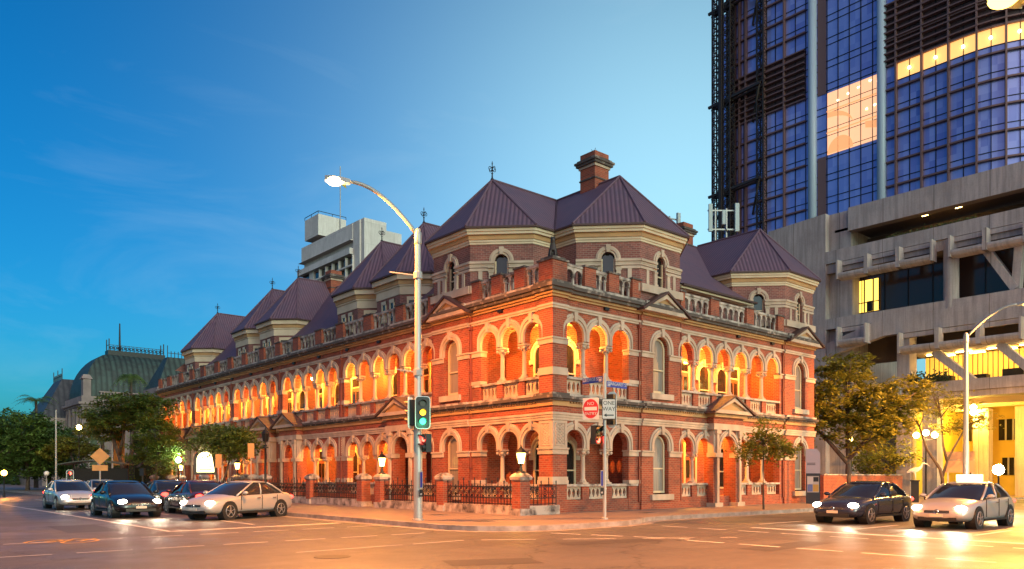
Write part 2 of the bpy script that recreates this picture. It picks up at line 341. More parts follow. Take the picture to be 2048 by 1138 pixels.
# ================================================================== ground and roads
g = MB(); g.quad((-600, -600, 0), (900, -600, 0), (900, 900, 0), (-600, 900, 0))
kind(g.build('road', ASPHALT), 'structure')
PAVE = brick_mat('paving', (0.25, 0.17, 0.14), (0.21, 0.145, 0.12), (0.15, 0.105, 0.09), 0.6, 0.6, 0.012, (0.12, 0.08, 0.065))
def pave_mat():
    m, nt, b = node_mat('footpath_pavers')
    geo = nt.nodes.new('ShaderNodeNewGeometry'); br = nt.nodes.new('ShaderNodeTexBrick')
    br.inputs['Scale'].default_value = 1; br.inputs['Brick Width'].default_value = 0.6; br.inputs['Row Height'].default_value = 0.6; br.offset = 0.5
    br.inputs['Mortar Size'].default_value = 0.01; br.inputs['Color1'].default_value = (0.25, 0.175, 0.145, 1); br.inputs['Color2'].default_value = (0.21, 0.145, 0.12, 1); br.inputs['Mortar'].default_value = (0.12, 0.085, 0.07, 1)
    nt.links.new(geo.outputs['Position'], br.inputs['Vector']); nt.links.new(br.outputs['Color'], b.inputs['Base Color']); b.inputs['Roughness'].default_value = 0.6
    return m
PAVE = pave_mat()
KERB = mat('kerb_concrete', (0.33, 0.28, 0.25), 0.8, var=(0.2, 0.16, 0.14), scale=3)
edge = [(-7.7, 300), (-7.7, -3.0)]
for k in range(1, 8):
    a = PI+PI/2*k/8; edge.append((-5.0+2.7*math.cos(a), -3.0+2.5*math.sin(a)))
edge += [(-5.0, -5.5), (-2.2, -5.5), (-0.9, -5.2), (0.3, -4.5), (1.4, -4.25), (70, -4.25)]
f = MB()
inner = [(70, 300)]
f.poly(*[(x, y, 0.15) for x, y in edge+inner])
kind(f.build('footpath', PAVE), 'structure')
k = MB()
def offs(pl, d):
    out = []
    for i, (x, y) in enumerate(pl):
        a = Vector(pl[max(i-1, 0)]); b = Vector(pl[min(i+1, len(pl)-1)]); t = (b-a).normalized(); out.append((x-t.y*d, y+t.x*d))
    return out
o2 = offs(edge, -0.02); i2 = offs(edge, 0.16)
for a in range(len(edge)-1):
    q0, q1, r0_, r1 = o2[a], o2[a+1], i2[a], i2[a+1]
    k.quad((*q0, 0), (*q1, 0), (*q1, 0.154), (*q0, 0.154)); k.quad((*q0, 0.154), (*q1, 0.154), (*r1, 0.154), (*r0_, 0.154))
kind(k.build('kerb', KERB), 'structure')
g = MB()
gut = offs(edge, -0.42)
for a in range(len(edge)-1): g.quad((*o2[a], 0.004), (*o2[a+1], 0.004), (*gut[a+1], 0.004), (*gut[a], 0.004))
kind(g.build('road_gutter', KERB), 'structure')
# painted markings
w = MB()
def line(a, b, wd, z=0.005):
    a = Vector(a); b = Vector(b); t = (b-a).normalized(); n = Vector((-t.y, t.x))*wd/2
    w.quad((*(a-n), z), (*(b-n), z), (*(b+n), z), (*(a+n), z))
def dashes(a, b, wd, ln, gap):
    a = Vector(a); b = Vector(b); L = (b-a).length; t = (b-a)/L; q = 0
    while q < L: line(a+t*q, a+t*min(q+ln, L), wd); q += ln+gap
dashes((-6.2, -6.4), (-5.0, -10.3), 0.12, 0.95, 0.32); dashes((-5.35, -10.5), (-5.15, -17.4), 0.12, 1.05, 0.4)
dashes((-1.2, -6.4), (-1.6, -20), 0.12, 1.05, 0.4)
line((0.3, -8.8), (-0.2, -20), 0.3)
line((-14.75, 60), (-14.2, 1.3), 0.13); line((-14.2, 1.35), (-8.4, 1.9), 0.25)
dashes((-11.1, 60), (-11.0, 3), 0.12, 3, 6)
dashes((-18.6, 6.5), (-18.6, -1.0), 0.1, 2.8, 5)
dashes((-19.3, -4.1), (-8.6, -4.0), 0.1, 1.1, 0.45); dashes((-18.6, -0.6), (-8.2, -0.2), 0.1, 1.1, 0.45)
line((-14.2, -7.0), (-11.5, -6.9), 0.08); line((-11.2, -6.9), (-9.6, -6.8), 0.08); dashes((-9.2, -7.0), (-3.6, -10.8), 0.09, 1.4, 0.7)
dashes((2, -8.0), (60, -8.0), 0.12, 3, 6); dashes((2, -11.3), (60, -11.3), 0.12, 3, 6); dashes((2, -14.6), (60, -14.6), 0.12, 3, 6)
kind(w.build('road_markings', WHITE_P, recalc=False), 'structure')
# yellow bicycle painted on the road
bk = MB(); bx, by = -17.35, -0.55
def bl(p, q, wd=0.07):
    ang = RAD(-40.7)
    def tr(u, v): return Vector((bx+(u*math.cos(ang)-v*math.sin(ang)), by+(u*math.sin(ang)+v*math.cos(ang))))
    a = tr(*p); b = tr(*q); t = (b-a).normalized(); n = Vector((-t.y, t.x))*wd/2
    bk.quad((*(a-n), 0.006), (*(b-n), 0.006), (*(b+n), 0.006), (*(a+n), 0.006))
for cx in (-0.45, 0.45):
    pts = [(cx+0.33*math.cos(2*PI*i/18), 0.55*math.sin(2*PI*i/18)) for i in range(19)]
    for a, b in zip(pts, pts[1:]): bl(a, b, 0.09)
for a, b in (((-0.45, 0), (-0.1, 0.7)), ((-0.1, 0.7), (0.35, 0.7)), ((0.35, 0.7), (0.45, 0)), ((-0.1, 0.7), (0.05, 0)), ((0.05, 0), (0.35, 0.7)), ((-0.45, 0), (0.05, 0)), ((0.35, 0.7), (0.33, 0.95)), ((-0.22, 0.8), (0.0, 0.8))): bl(a, b, 0.08)
kind(bk.build('bicycle_road_marking', YELLOW_P, recalc=False), 'structure')
PATCH = mat('asphalt_repair', (0.045, 0.04, 0.04), 0.6, var=(0.07, 0.062, 0.06), scale=30, lo=.45, hi=.7)
for P_ in ([(-13.2, -11.2), (-11.6, -11.9), (-11.2, -11.0), (-12.8, -10.3)], [(-8.6, -9.6), (-5.9, -10.2), (-5.7, -9.4), (-8.4, -8.8)], [(-16.6, 2.6), (-15.2, 2.5), (-15.1, 6.4), (-16.5, 6.5)], [(-6.4, -13.4), (-3.4, -13.3), (-3.4, -12.5), (-6.4, -12.6)]):
    m = MB(); m.poly(*[(x, y, 0.0035) for x, y in P_]); kind(m.build('asphalt_patch', PATCH), 'structure')
PITS = []
mh = MB(); mh.lathe([(0.36, 0.0), (0.36, 0.008)], (-14.05, -8.3, 0), 24); mh2 = MB()
for x, y in ((-5.6, -2.6), (-4.3, 1.8), (3.2, -2.2)):
    m = MB(); m.box(x-.35, x+.35, y-.3, y+.3, .151, .158); m.m = 1; m.box(x-.29, x+.29, y-.24, y+.24, .158, .162); PITS.append(m)
MHM = mat('cast_iron_cover', (0.03, 0.027, 0.026), 0.5, metal=0.5, var=(0.07, 0.06, 0.055), scale=30)
PITL = ('grey service pit lid in the pavers near the tall lamp pole', 'grey service pit lid in the pavers before the lantern fence', 'grey service pit lid in the pavers along the side front')
for m, l_ in zip(PITS, PITL): tag(m.build('service_pit_lid', [KERB, MHM]), l_, 'pit lid', 'service pit lids in the footpath')
tag(mh.build('manhole_cover', MHM), 'round iron manhole cover set in the asphalt in the foreground', 'manhole cover')

# ================================================================== the brick mansion
MAN = thing('brick_mansion', 'long two-storey red brick mansion with cream arched verandas and purple hipped turrets', 'building')
ML = lambda s, d, z: (-d, s, z)
MR = lambda s, d, z: (s, -d, z)
def arch_panel(mb, s0, s1, zb, zt, c, a, zs, d0, d1, zsill=None, ends=False, n=14):
    lo = zb if zsill is None else zsill
    arc = [(c-a*math.cos(PI*i/n), zs+a*math.sin(PI*i/n)) for i in range(n+1)]
    for d in (d1, d0):
        mb.quad((s0, d, zb), (c-a, d, zb), (c-a, d, zt), (s0, d, zt)); mb.quad((c+a, d, zb), (s1, d, zb), (s1, d, zt), (c+a, d, zt))
        for p, q in zip(arc, arc[1:]): mb.quad((p[0], d, p[1]), (q[0], d, q[1]), (q[0], d, zt), (p[0], d, zt))
        if zsill is not None: mb.quad((c-a, d, zb), (c+a, d, zb), (c+a, d, zsill), (c-a, d, zsill))
    for p, q in zip(arc, arc[1:]): mb.quad((p[0], d0, p[1]), (p[0], d1, p[1]), (q[0], d1, q[1]), (q[0], d0, q[1]))
    for s in (c-a, c+a): mb.quad((s, d0, lo), (s, d1, lo), (s, d1, zs), (s, d0, zs))
    if zsill is not None: mb.quad((c-a, d0, zsill), (c+a, d0, zsill), (c+a, d1, zsill), (c-a, d1, zsill))
    else:
        mb.quad((s0, d0, zb), (c-a, d0, zb), (c-a, d1, zb), (s0, d1, zb)); mb.quad((c+a, d0, zb), (s1, d0, zb), (s1, d1, zb), (c+a, d1, zb))
    if ends:
        for s in (s0, s1): mb.quad((s, d0, zb), (s, d1, zb), (s, d1, zt), (s, d0, zt))
def ring(T, c, a, zimp, zs, hw, d0=0.0, th=0.3, k=1.0, n=16, key=True):
    """moulded archivolt with a keystone"""
    mb = MB(T); ro = a+th
    prof = [(a-0.004, d0-0.06), (a-0.004, d0+0.05*k), (a+th*.33, d0+0.05*k), (a+th*.36, d0+0.10*k), (a+th*.72, d0+0.115*k), (a+th*.76, d0+0.06*k), (ro, d0+0.055*k), (ro, d0-0.02)]
    st = [(-1, zimp-zs)]+[(0, 0)]
    rows = []
    for j in range(n+3):
        if j == 0: f_ = lambda r: (c-r, zimp)
        elif j == n+2: f_ = lambda r: (c+r, zimp)
        else:
            t = PI*(j-1)/n; f_ = lambda r, t=t: (c-r*math.cos(t), zs+r*math.sin(t))
        row = []
        for r, d in prof:
            s, z = f_(r); s = max(c-hw, min(c+hw, s)); row.append(mb.p(s, d, z))
        rows.append(row)
    m = len(prof)
    for A, B in zip(rows, rows[1:]):
        for i in range(m): mb.face((A[i], A[(i+1) % m], B[(i+1) % m], B[i]))
    mb.face(rows[0]); mb.face(rows[-1][::-1])
    if key: mb.ext_sz([(c-0.075, zs+a-0.03), (c+0.075, zs+a-0.03), (c+0.11, zs+ro+0.05), (c-0.11, zs+ro+0.05)], d0-0.02, d0+0.15*k)
    return mb
def col_mesh():
    m = MB()
    m.box(-.17, .17, -.17, .17, 0, .07); m.lathe([(.16, .07), (.165, .11), (.13, .14), (.135, .17), (.105, .2), (.098, .22), (.085, 1.14), (.1, 1.15), (.105, 1.175), (.09, 1.19), (.1, 1.26), (.16, 1.36), (.17, 1.4)], n=14)
    m.box(-.2, .2, -.2, .2, 1.40, 1.48)
    for sx in (-1, 1):
        for sy in (-1, 1): m.ball((sx*.15, sy*.15, 1.31), .075, 8, 5)
    for sx, sy in ((0, 1), (0, -1), (1, 0), (-1, 0)): m.ball((sx*.14, sy*.14, 1.25), .05, 6, 4)
    return m
COLO = col_mesh().build('column', STONE, MAN, 40); COL_USED = [False]
def column(T, s, d, z):
    loc = T(s, d, z)
    if not COL_USED[0]: COL_USED[0] = True; COLO.location = loc; return COLO
    return inst(COLO, loc, MAN)
def bal_panel(T, c, w_, z0, z1, d=-0.2):
    mb = MB(T); h = z1-z0
    mb.box(c-w_/2, c+w_/2, d-.06, d+.06, z0, z0+.09); mb.box(c-w_/2, c+w_/2, d-.055, d+.055, z1-.1, z1)
    n = max(2, int(round(w_/.24))); p = w_/n
    for i in range(n+1):
        s = c-w_/2+i*p; za, zb = z0+.09, z1-.1; wt, wn_ = .1, .045
        pts = [(s-wt, za), (s+wt, za), (s+wn_, za+.14), (s+wn_, zb-.12), (s+wt, zb), (s-wt, zb), (s-wn_, zb-.12), (s-wn_, za+.14)]
        pts = [(max(c-w_/2, min(c+w_/2, x)), y) for x, y in pts]
        mb.ext_sz(pts, d-.05, d+.05)
    return mb.build('balustrade_panel', STONE, MAN)
walls = MB(); strings = MB(); cornice = MB(); ochre = MB(); rails = MB(); back = MB(); plaster = MB()
ALLB = (walls, strings, cornice, ochre, rails, back, plaster)
def setT(T):
    for b in ALLB: b.T = T
AU = dict(zb=7.2, zs=7.42, zt=8.81); AG = dict(zb=2.78, zs=3.0, zt=4.2)
def arcade_row(T, centres, a, s0, s1, cfg, d=0.0, lower=True, noends=()):
    """arches side by side; columns stand between them"""
    n = len(centres); mids = [s0]+[(centres[i]+centres[i+1])/2 for i in range(n-1)]+[s1]
    base = 1.31 if lower else 5.70
    for i, c in enumerate(centres):
        arch_panel(walls, mids[i], mids[i+1], cfg['zb'], cfg['zt'], c, a, cfg['zs'], d-.36, d)
        hw = [1.5]
        hwl = (c-mids[i]-.003) if i > 0 else 9; hwr = (mids[i+1]-c-.003) if i < n-1 else 9
        ring(T, c, a, cfg['zb'], cfg['zs'], min(hwl, hwr, a+.34), d, 0.31).build('arch_moulding', STONE, MAN, 35)
        if i < n-1:
            column(T, mids[i+1], d-.18, base)
            walls.box(mids[i+1]-.2, mids[i+1]+.2, d-.36, d-.01, (.62 if lower else 4.99), base-.08)
        lft = mids[i]+.2 if i > 0 else c-a; rgt = mids[i+1]-.2 if i < n-1 else c+a
        bal_panel(T, (lft+rgt)/2, rgt-lft-.01, (.68 if lower else 5.0), base-.1, d-.17)
    rails.box(s0, s1, d-.4, d+.05, base-.1, base-.002)
def solid(s0, s1, z0, z1, d=0.0, t=.36): walls.box(s0, s1, d-t, d, z0, z1)
def impost(s0, s1, z, d=0.0):
    strings.box(s0-.04, s1+.04, d-.30, d+.06, z-.26, z-.07); strings.box(s0-.08, s1+.08, d-.32, d+.11, z-.068, z)
def pier(s0, s1, lower, d=0.0):
    z0, zi, z1 = (.0, 2.78, 4.2) if lower else (4.99, 7.2, 8.81)
    solid(s0, s1, z0, z1, d); impost(s0, s1, zi, d)
    zb = 1.31 if lower else 5.7
    strings.box(s0-.06, s1+.06, d-.3, d+.07, zb, zb+.16); strings.box(s0-.03, s1+.03, d-.3, d+.035, zb+.162, zb+.24)
def sash_window(T, c, a, zsill, zs, d, pane, rect=True):
    """arched sash window set back in its opening"""
    fr = MB(T); w_ = a
    fr.box(c-w_, c-w_+.09, d-.08, d, zsill, zs+.1); fr.box(c+w_-.09, c+w_, d-.08, d, zsill, zs+.1)
    fr.box(c-w_+.09, c+w_-.09, d-.08, d, zsill, zsill+.1); mid = (zsill+zs)/2+.05
    fr.box(c-w_+.09, c+w_-.09, d-.06, d+.015, mid-.03, mid+.03)
    n = 12; pts = [(c-w_*math.cos(PI*i/n), zs+w_*math.sin(PI*i/n)) for i in range(n+1)]; p2 = [(c-(w_-.09)*math.cos(PI*i/n), zs+(w_-.09)*math.sin(PI*i/n)) for i in range(n+1)]
    for i in range(n): fr.ext_sz([pts[i], pts[i+1], p2[i+1], p2[i]], d-.075, d-.004)
    f_ = fr.build('window', SASH, MAN)
    pn = MB(T); pn.poly(*([(c-w_+.03, d-.06, zsill+.02), (c+w_-.03, d-.06, zsill+.02)]+[(c+(w_-.03)*math.cos(PI*i/n), d-.06, zs+(w_-.03)*math.sin(PI*i/n)) for i in range(n+1)]))
    pn.build('pane', pane, f_); return f_
def sill(T, c, w_, z0, z1, d):
    strings.box(c-w_, c+w_, d-.2, d+.14, z0, z1)
def pavilion(T, s0, s1, wc, panes):
    d = .1
    for lower in (True, False):
        z0, zi, z1 = (0, 2.78, 4.2) if lower else (4.99, 7.2, 8.81)
        zsl = .82 if lower else 5.37; zs = 3.0 if lower else 7.42
        arch_panel(walls, s0, s1, z0, z1, wc, .55, zs, d-.36, d, zsill=zsl, ends=True)
        ring(T, wc, .55, zi, zs, 2, d, .3).build('arch_moulding', STONE, MAN, 35)
        strings.box(s0-.03, wc-.56, d-.05, d+.06, zi-.26, zi-.07); strings.box(s0-.06, wc-.56, d-.05, d+.11, zi-.068, zi)
        strings.box(wc+.56, s1+.03, d-.05, d+.06, zi-.26, zi-.07); strings.box(wc+.56, s1+.06, d-.05, d+.11, zi-.068, zi)
        sash_window(T, wc, .5, zsl+.05, zs, d-.2, panes)
        sill(T, wc, .78, zsl-.26, zsl, d)
    # cross walls that close the veranda on both sides
    walls.box(s0+.02, s0+.3, -2.2, d-.36, 0, 8.8); walls.box(s1-.3, s1-.02, -2.2, d-.36, 0, 8.8)
def pediment(T, c, hw, z0, z1, d0, d1, tym=OCHRE, roofm=GUTTER, slope=.11):
    mb = MB(T); t = .17
    # outer moulded triangle as three bars
    k = (z1-z0)/hw; inn = [(c-hw+t*2.1, z0+t), (c+hw-t*2.1, z0+t), (c, z1-t*1.25)]
    out = [(c-hw, z0), (c+hw, z0), (c, z1)]
    for i in range(3):
        j = (i+1) % 3; mb.ext_sz([out[i], out[j], inn[j], inn[i]], d0, d1)
    mb.m = 1; mb.ext_sz([(c-hw+.2, z0+.05), (c+hw-.2, z0+.05), (c, z1-.12)], d0, d1-.14)
    mb.m = 2
    for sg in (-1, 1):
        a = (c+sg*(hw+.16), z0-.02); b = (c, z1+.01)
        mb.ext_sz([a, b, (b[0], b[1]+slope), (a[0], a[1]+slope)], d0-.25, d1+.09)
    return mb.build('pediment', [STONE, tym, roofm], MAN)
PORT_ROOF = mat('weathered_portico_roof', (0.07, 0.03, 0.026), 0.8, var=(0.13, 0.06, 0.045), scale=4)
def portico(T, c, hw=.95, d=.42):
    """projecting entrance: piers, arch, entablature and gable"""
    mb = MB(T)
    for sg in (-1, 1):
        s = c+sg*hw
        mb.m = 0; mb.box(s-.26, s+.26, 0, d-.06, .1, 2.55)
        mb.m = 1; mb.box(s-.09, s+.09, d-.06, d+.05, .35, 3.7); mb.box(s-.3, s+.3, 0, d+.09, 2.56, 2.78)
        mb.box(s-.32, s+.32, 0, d+.1, .1, .35); mb.box(s-.18, s+.18, d-.05, d+.11, 3.7, 3.89)
        mb.box(s-.22, s+.22, 0, d-.06, 2.785, 3.88)
    mb.m = 0; arch_panel(mb, c-hw+.225, c+hw-.225, 2.8, 3.88, c, .66, 2.98, .02, d-.07)
    mb.m = 1; mb.box(c-hw-.36, c+hw+.36, .02, d+.06, 3.9, 4.19); mb.m = 0; mb.box(c-hw-.3, c+hw+.3, .02, d, 4.195, 4.5)
    mb.m = 2; mb.box(c-hw-.42, c+hw+.42, .02, d+.16, 4.505, 4.66)
    o = mb.build('portico', [BRICK, STONE, OCHRE], MAN)
    ring(T, c, .66, 2.79, 2.98, .72+.2, d-.06, .26).build('arch_moulding', STONE, MAN, 35)
    pediment(T, c, 1.6, 4.68, 5.5, 0.2, d+.34, OCHRE, PORT_ROOF, .1)
def carved_pier(T, s0, s1, d):
    """cream carved panel set in the pier above the ground floor impost"""
    strings.box(s0-.01, s1+.01, d-.2, d+.03, 2.785, 3.885)
    mb = MB(T); n = 7; cx = (s0+s1)/2; w_ = (s1-s0)
    mb.box(cx-w_*.36, cx-w_*.31, d+.03, d+.06, 2.86, 3.8); mb.box(cx+w_*.31, cx+w_*.36, d+.03, d+.06, 2.86, 3.8)
    mb.box(cx-w_*.31, cx+w_*.31, d+.03, d+.058, 2.86, 2.9); mb.box(cx-w_*.31, cx+w_*.31, d+.03, d+.058, 3.76, 3.8)
    for i in range(6):
        z = 2.99+i*.135
        mb.ball((cx, d+.03, z), (.055, .045, .055), 7, 4)
        for sg in (-1, 1):
            mb.ball((cx+sg*w_*.13, d+.03, z+.05), (.05, .04, .03), 6, 4); mb.ball((cx+sg*w_*.22, d+.03, z-.02), (.035, .035, .045), 6, 4)
    mb.build('carved_panel', STONE, MAN)
def veranda(T, s0, s1, lights, power, glowy=True, low_lights=(), low_power=0, doors=()):
    back.box(s0, s1, -2.35, -2.0, 0, 8.6)
    plaster.box(s0, s1, -2.0, -.37, 8.3, 8.36); plaster.box(s0, s1, -2.0, -.37, 4.5, 4.56)
    rails.box(s0, s1, -2.0, -.37, .1, .62); rails.box(s0, s1, -2.0, -.37, 4.8, 4.9)
    for s, lv in doors:
        z0 = .62 if lv == 0 else 4.9
        dm = MB(T); dm.box(s-.55, s-.42, -2.0, -1.93, z0, z0+2.75); dm.box(s+.42, s+.55, -2.0, -1.93, z0, z0+2.75); dm.box(s-.42, s+.42, -2.0, -1.93, z0+2.62, z0+2.75); dm.box(s-.42, s+.42, -2, -1.94, z0+2.05, z0+2.13)
        dm.m = 1; dm.box(s-.42, s+.42, -2.0, -1.96, z0, z0+2.05)
        for q in (-.2, .2):
            dm.m = 2; dm.box(s+q-.14, s+q+.14, -1.96, -1.945, z0+.95, z0+1.85)
        dm.box(s-.4, s+.4, -2, -1.965, z0+2.14, z0+2.6)
        dm.build('door', [SASH, TIMBER, DARKGLASS], MAN)
BULB = glow('lit_bulb', (1.0, 0.72, 0.25), 40)
def veranda_lamp(T, s, d, z, power):
    mb = MB(); x, y, _ = T(s, d, z); mb.ball((x, y, z), .085, 10, 6); mb.m = 1; mb.lathe([(.09, z+.07), (.09, z+.12), (.03, z+.14), (.03, z+.36)], (x, y, 0), 8)
    o = mb.build('ceiling_lamp', [BULB, IRON], MAN, True)
    lamp('ceiling_lamp_light', (x, y, z-.12), power, WARM, o, .1)
def veranda_window(T, s, lv, w_=.5, lit=False):
    z0 = (.62 if lv == 0 else 4.9)+.35; zs = z0+1.75
    sash_window(T, s, w_, z0, zs, -1.93, DARKGLASS)
    ring(T, s, w_, zs-.15, zs, 2, -1.98, .22, .7, key=True).build('arch_moulding', STONE, MAN, 35)
    mb = MB(T); mb.box(s-w_-.26, s-w_+.0, -2, -1.9, zs-.36, zs-.16); mb.box(s+w_, s+w_+.26, -2, -1.9, zs-.36, zs-.16); mb.build('impost_block', STONE, MAN)

CORNER = [1.2, 2.62, 4.04]
def common(T, first):
    setT(T)
    # horizontal bands, broken by the projecting parts
    arcade_row(T, CORNER, .55, .70, 5.2, AG, lower=True); arcade_row(T, CORNER, .55, .70, 5.2, AU, lower=False)
    # end jamb of the loggia
    for lower in (True, False):
        z0, zi, z1 = (0, 2.78, 4.2) if lower else (4.99, 7.2, 8.81)
        solid(4.6, 5.34, z0, zi); impost(4.6, 5.3, zi); zb = 1.31 if lower else 5.7
        strings.box(4.56, 5.33, -.3, .07, zb, zb+.16)
        solid(5.2, 5.34, zi, z1)
    pavilion(T, 5.35, 8.15, 6.72, BLIND)
    pediment(T, 6.62, 1.55, 8.94, 9.83, 0.0, .52)
    veranda(T, 2.0 if first else 2.36, 5.36, (), 0)
    veranda_window(T, 2.75, 1, .52); veranda_window(T, 2.75, 0, .52)
def bands(T, runs, d=0.0):
    setT(T)
    for s0, s1, dd in runs:
        walls.box(s0, s1, dd-.36, dd, 4.2, 4.99)
        strings.box(s0, s1, dd-.1, dd+.07, 3.89, 4.0); strings.box(s0, s1, dd-.1, dd+.10, 4.002, 4.1); strings.box(s0, s1, dd-.1, dd+.14, 4.102, 4.19)
        ochre.box(s0, s1, dd-.1, dd+.08, 4.46, 4.6)
        n = int((s1-s0)/.16)
        for i in range(n): ochre.box(s0+(i+.25)*(s1-s0)/n, s0+(i+.75)*(s1-s0)/n, dd+.0, dd+.14, 4.602, 4.66)
        cornice.box(s0, s1, dd-.1, dd+.2, 4.662, 4.74); cornice.box(s0, s1, dd-.1, dd+.3, 4.742, 4.86); rails.box(s0, s1, dd-.1, dd+.14, 4.862, 4.98)
        strings.box(s0, s1, dd-.1, dd+.06, 8.36, 8.45); strings.box(s0, s1, dd-.1, dd+.10, 8.452, 8.54)
        ochre.box(s0, s1, dd-.36, dd+.1, 8.81, 8.9); ochre.box(s0, s1, dd-.36, dd+.2, 8.902, 9.0)
        cornice.box(s0, s1, dd-.36, dd+.34, 9.002, 9.12); cornice.box(s0, s1, dd-.36, dd+.44, 9.122, 9.26); rails.box(s0, s1, dd-.36, dd+.3, 9.262, 9.4)
def corner_pier():
    """the pier that both fronts share"""
    m = MB(); lo, hi = -.1, .70
    for z0, z1 in ((0, 4.2), (4.99, 8.81)): m.box(lo, hi, lo, hi, z0, z1)
    m.box(lo, hi, lo, hi, 4.2, 4.99)
    m.build('corner_pier', BRICK, MAN)
    def L(m, o_, z0, z1): m.box(lo-o_, hi+.03, lo-o_, hi+.03, z0, z1)
    for z in (2.78, 7.2): m = MB(); L(m, .06, z-.26, z-.068); L(m, .11, z-.068, z); m.build('corner_impost', STONE, MAN)
    for z in (1.31, 5.7): m = MB(); L(m, .07, z, z+.16); L(m, .035, z+.16, z+.3); m.build('corner_base_moulding', STONE, MAN)
    m = MB(); L(m, .07, 3.89, 4.001); L(m, .10, 4.001, 4.101); L(m, .14, 4.101, 4.19); m.build('corner_string_course', STONE, MAN)
    m = MB(); L(m, .06, 8.36, 8.451); L(m, .10, 8.451, 8.54); m.build('corner_string_course', STONE, MAN)
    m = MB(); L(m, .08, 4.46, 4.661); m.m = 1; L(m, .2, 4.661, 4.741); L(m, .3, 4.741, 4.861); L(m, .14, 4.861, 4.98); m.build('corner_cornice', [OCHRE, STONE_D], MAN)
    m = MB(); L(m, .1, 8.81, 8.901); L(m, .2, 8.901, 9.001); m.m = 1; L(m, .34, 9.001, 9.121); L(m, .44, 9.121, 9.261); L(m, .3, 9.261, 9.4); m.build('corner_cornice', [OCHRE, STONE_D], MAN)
    for T in (ML, MR): setT(T); carved_pier(T, -.1, .68, .1)
corner_pier()
# ---- left front (along the street that runs away to the left)
common(ML, True)
setT(ML)
arcade_row(ML, [8.75+1.5*i for i in range(6)], .55, 8.16, 17.0, AU, lower=False)
pier(17.0, 17.65, False)
UB = [(17.65, 25.15), (25.9, 33.4), (34.15, 41.65), (42.4, 49.9)]
for a, b in UB:
    arcade_row(ML, [a+.75+1.5*i for i in range(5)], .55, a, b, AU, lower=False); pier(b, b+(.75 if b < 49 else 1.0), False)
# ground floor
arcade_row(ML, [8.85], .55, 8.16, 9.38, AG); solid(9.38, 9.66, 0, 4.2); impost(9.38, 9.66, 2.78)
PORT = [10.6, 23.5, 27.3, 40.2, 44.0]
arcade_row(ML, [12.85, 14.4, 15.95], .56, 11.95, 16.65, AG); solid(11.55, 11.95, 0, 4.2)
pier(16.65, 17.95, True); carved_pier(ML, 16.95, 17.65, .0)
arcade_row(ML, [18.65, 20.2, 21.75], .56, 17.95, 22.45, AG); solid(22.45, 22.6, 0, 4.2); solid(24.4, 26.4, 0, 4.2)
arcade_row(ML, [29.15, 30.7, 32.25], .56, 28.4, 33.0, AG); solid(28.2, 28.4, 0, 4.2)
pier(33.0, 34.5, True); carved_pier(ML, 33.4, 34.1, .0)
arcade_row(ML, [35.3, 36.85, 38.4], .56, 34.5, 39.15, AG); solid(39.15, 39.3, 0, 4.2); solid(41.1, 43.1, 0, 4.2)
arcade_row(ML, [45.8, 47.3, 48.8], .56, 45.0, 49.6, AG); solid(44.9, 45.0, 0, 4.2); pier(49.6, 50.9, True)
for c in PORT:
    portico(ML, c); walls.box(c-.93, c-.7, -.36, 0, 0, 4.2); walls.box(c+.7, c+.93, -.36, 0, 0, 4.2); walls.box(c-.7, c+.7, -.36, 0, 3.66, 4.2)
bands(ML, [(.705, 5.34, 0), (5.345, 8.155, .1), (8.16, 50.9, 0)])
walls.box(.7, 50.9, -.36, -.02, 0, .66)
veranda(ML, 8.1, 50.9, (), 0, doors=[(s, 1) for s in (11.9, 19.2, 23.9, 28.4, 36.4, 40.6, 45.5)]+[(s, 0) for s in (10.7, 23.6, 27.2, 40.2, 44)])
for s in (9.6, 14.6, 21.4, 26.4, 31.6, 38.8, 43.5, 48): veranda_window(ML, s, 1)
for s in (13.6, 19.4, 30.4, 37): veranda_window(ML, s, 0)
walls.box(50.55, 50.9, -12, -.36, 0, 9.4)
# ---- right front
common(MR, False)
setT(MR)
arcade_row(MR, [8.75+1.5*i for i in range(6)], .55, 8.16, 17.0, AU, lower=False); solid(17.0, 17.34, 4.99, 8.81); impost(17.0, 17.3, 7.2)
arcade_row(MR, [8.72, 10.08], .5, 8.16, 10.65, AG); portico(MR, 11.6)
for a, b in ((10.65, 10.9), (12.3, 12.65)): walls.box(a, b, -.36, 0, 0, 4.2)
walls.box(10.9, 12.3, -.36, 0, 3.66, 4.2)
arcade_row(MR, [13.4, 14.85, 16.3], .53, 12.65, 17.0, AG); solid(17.0, 17.34, 0, 4.2); impost(17.0, 17.3, 2.78)
pavilion(MR, 17.35, 20.55, 18.98, BLIND); pediment(MR, 19.0, 1.7, 8.94, 9.83, 0, .52)
bands(MR, [(.705, 5.34, 0), (5.345, 8.155, .1), (8.16, 17.345, 0), (17.35, 20.56, .1)])
walls.box(.7, 17.35, -.36, -.02, 0, .66)
veranda(MR, 8.1, 17.4, (), 0, doors=[(11.1, 1), (15.6, 1), (11.7, 0), (9.3, 0)])
for s in (9.6, 12.9, 14.5): veranda_window(MR, s, 1)
veranda_window(MR, 14.6, 0)
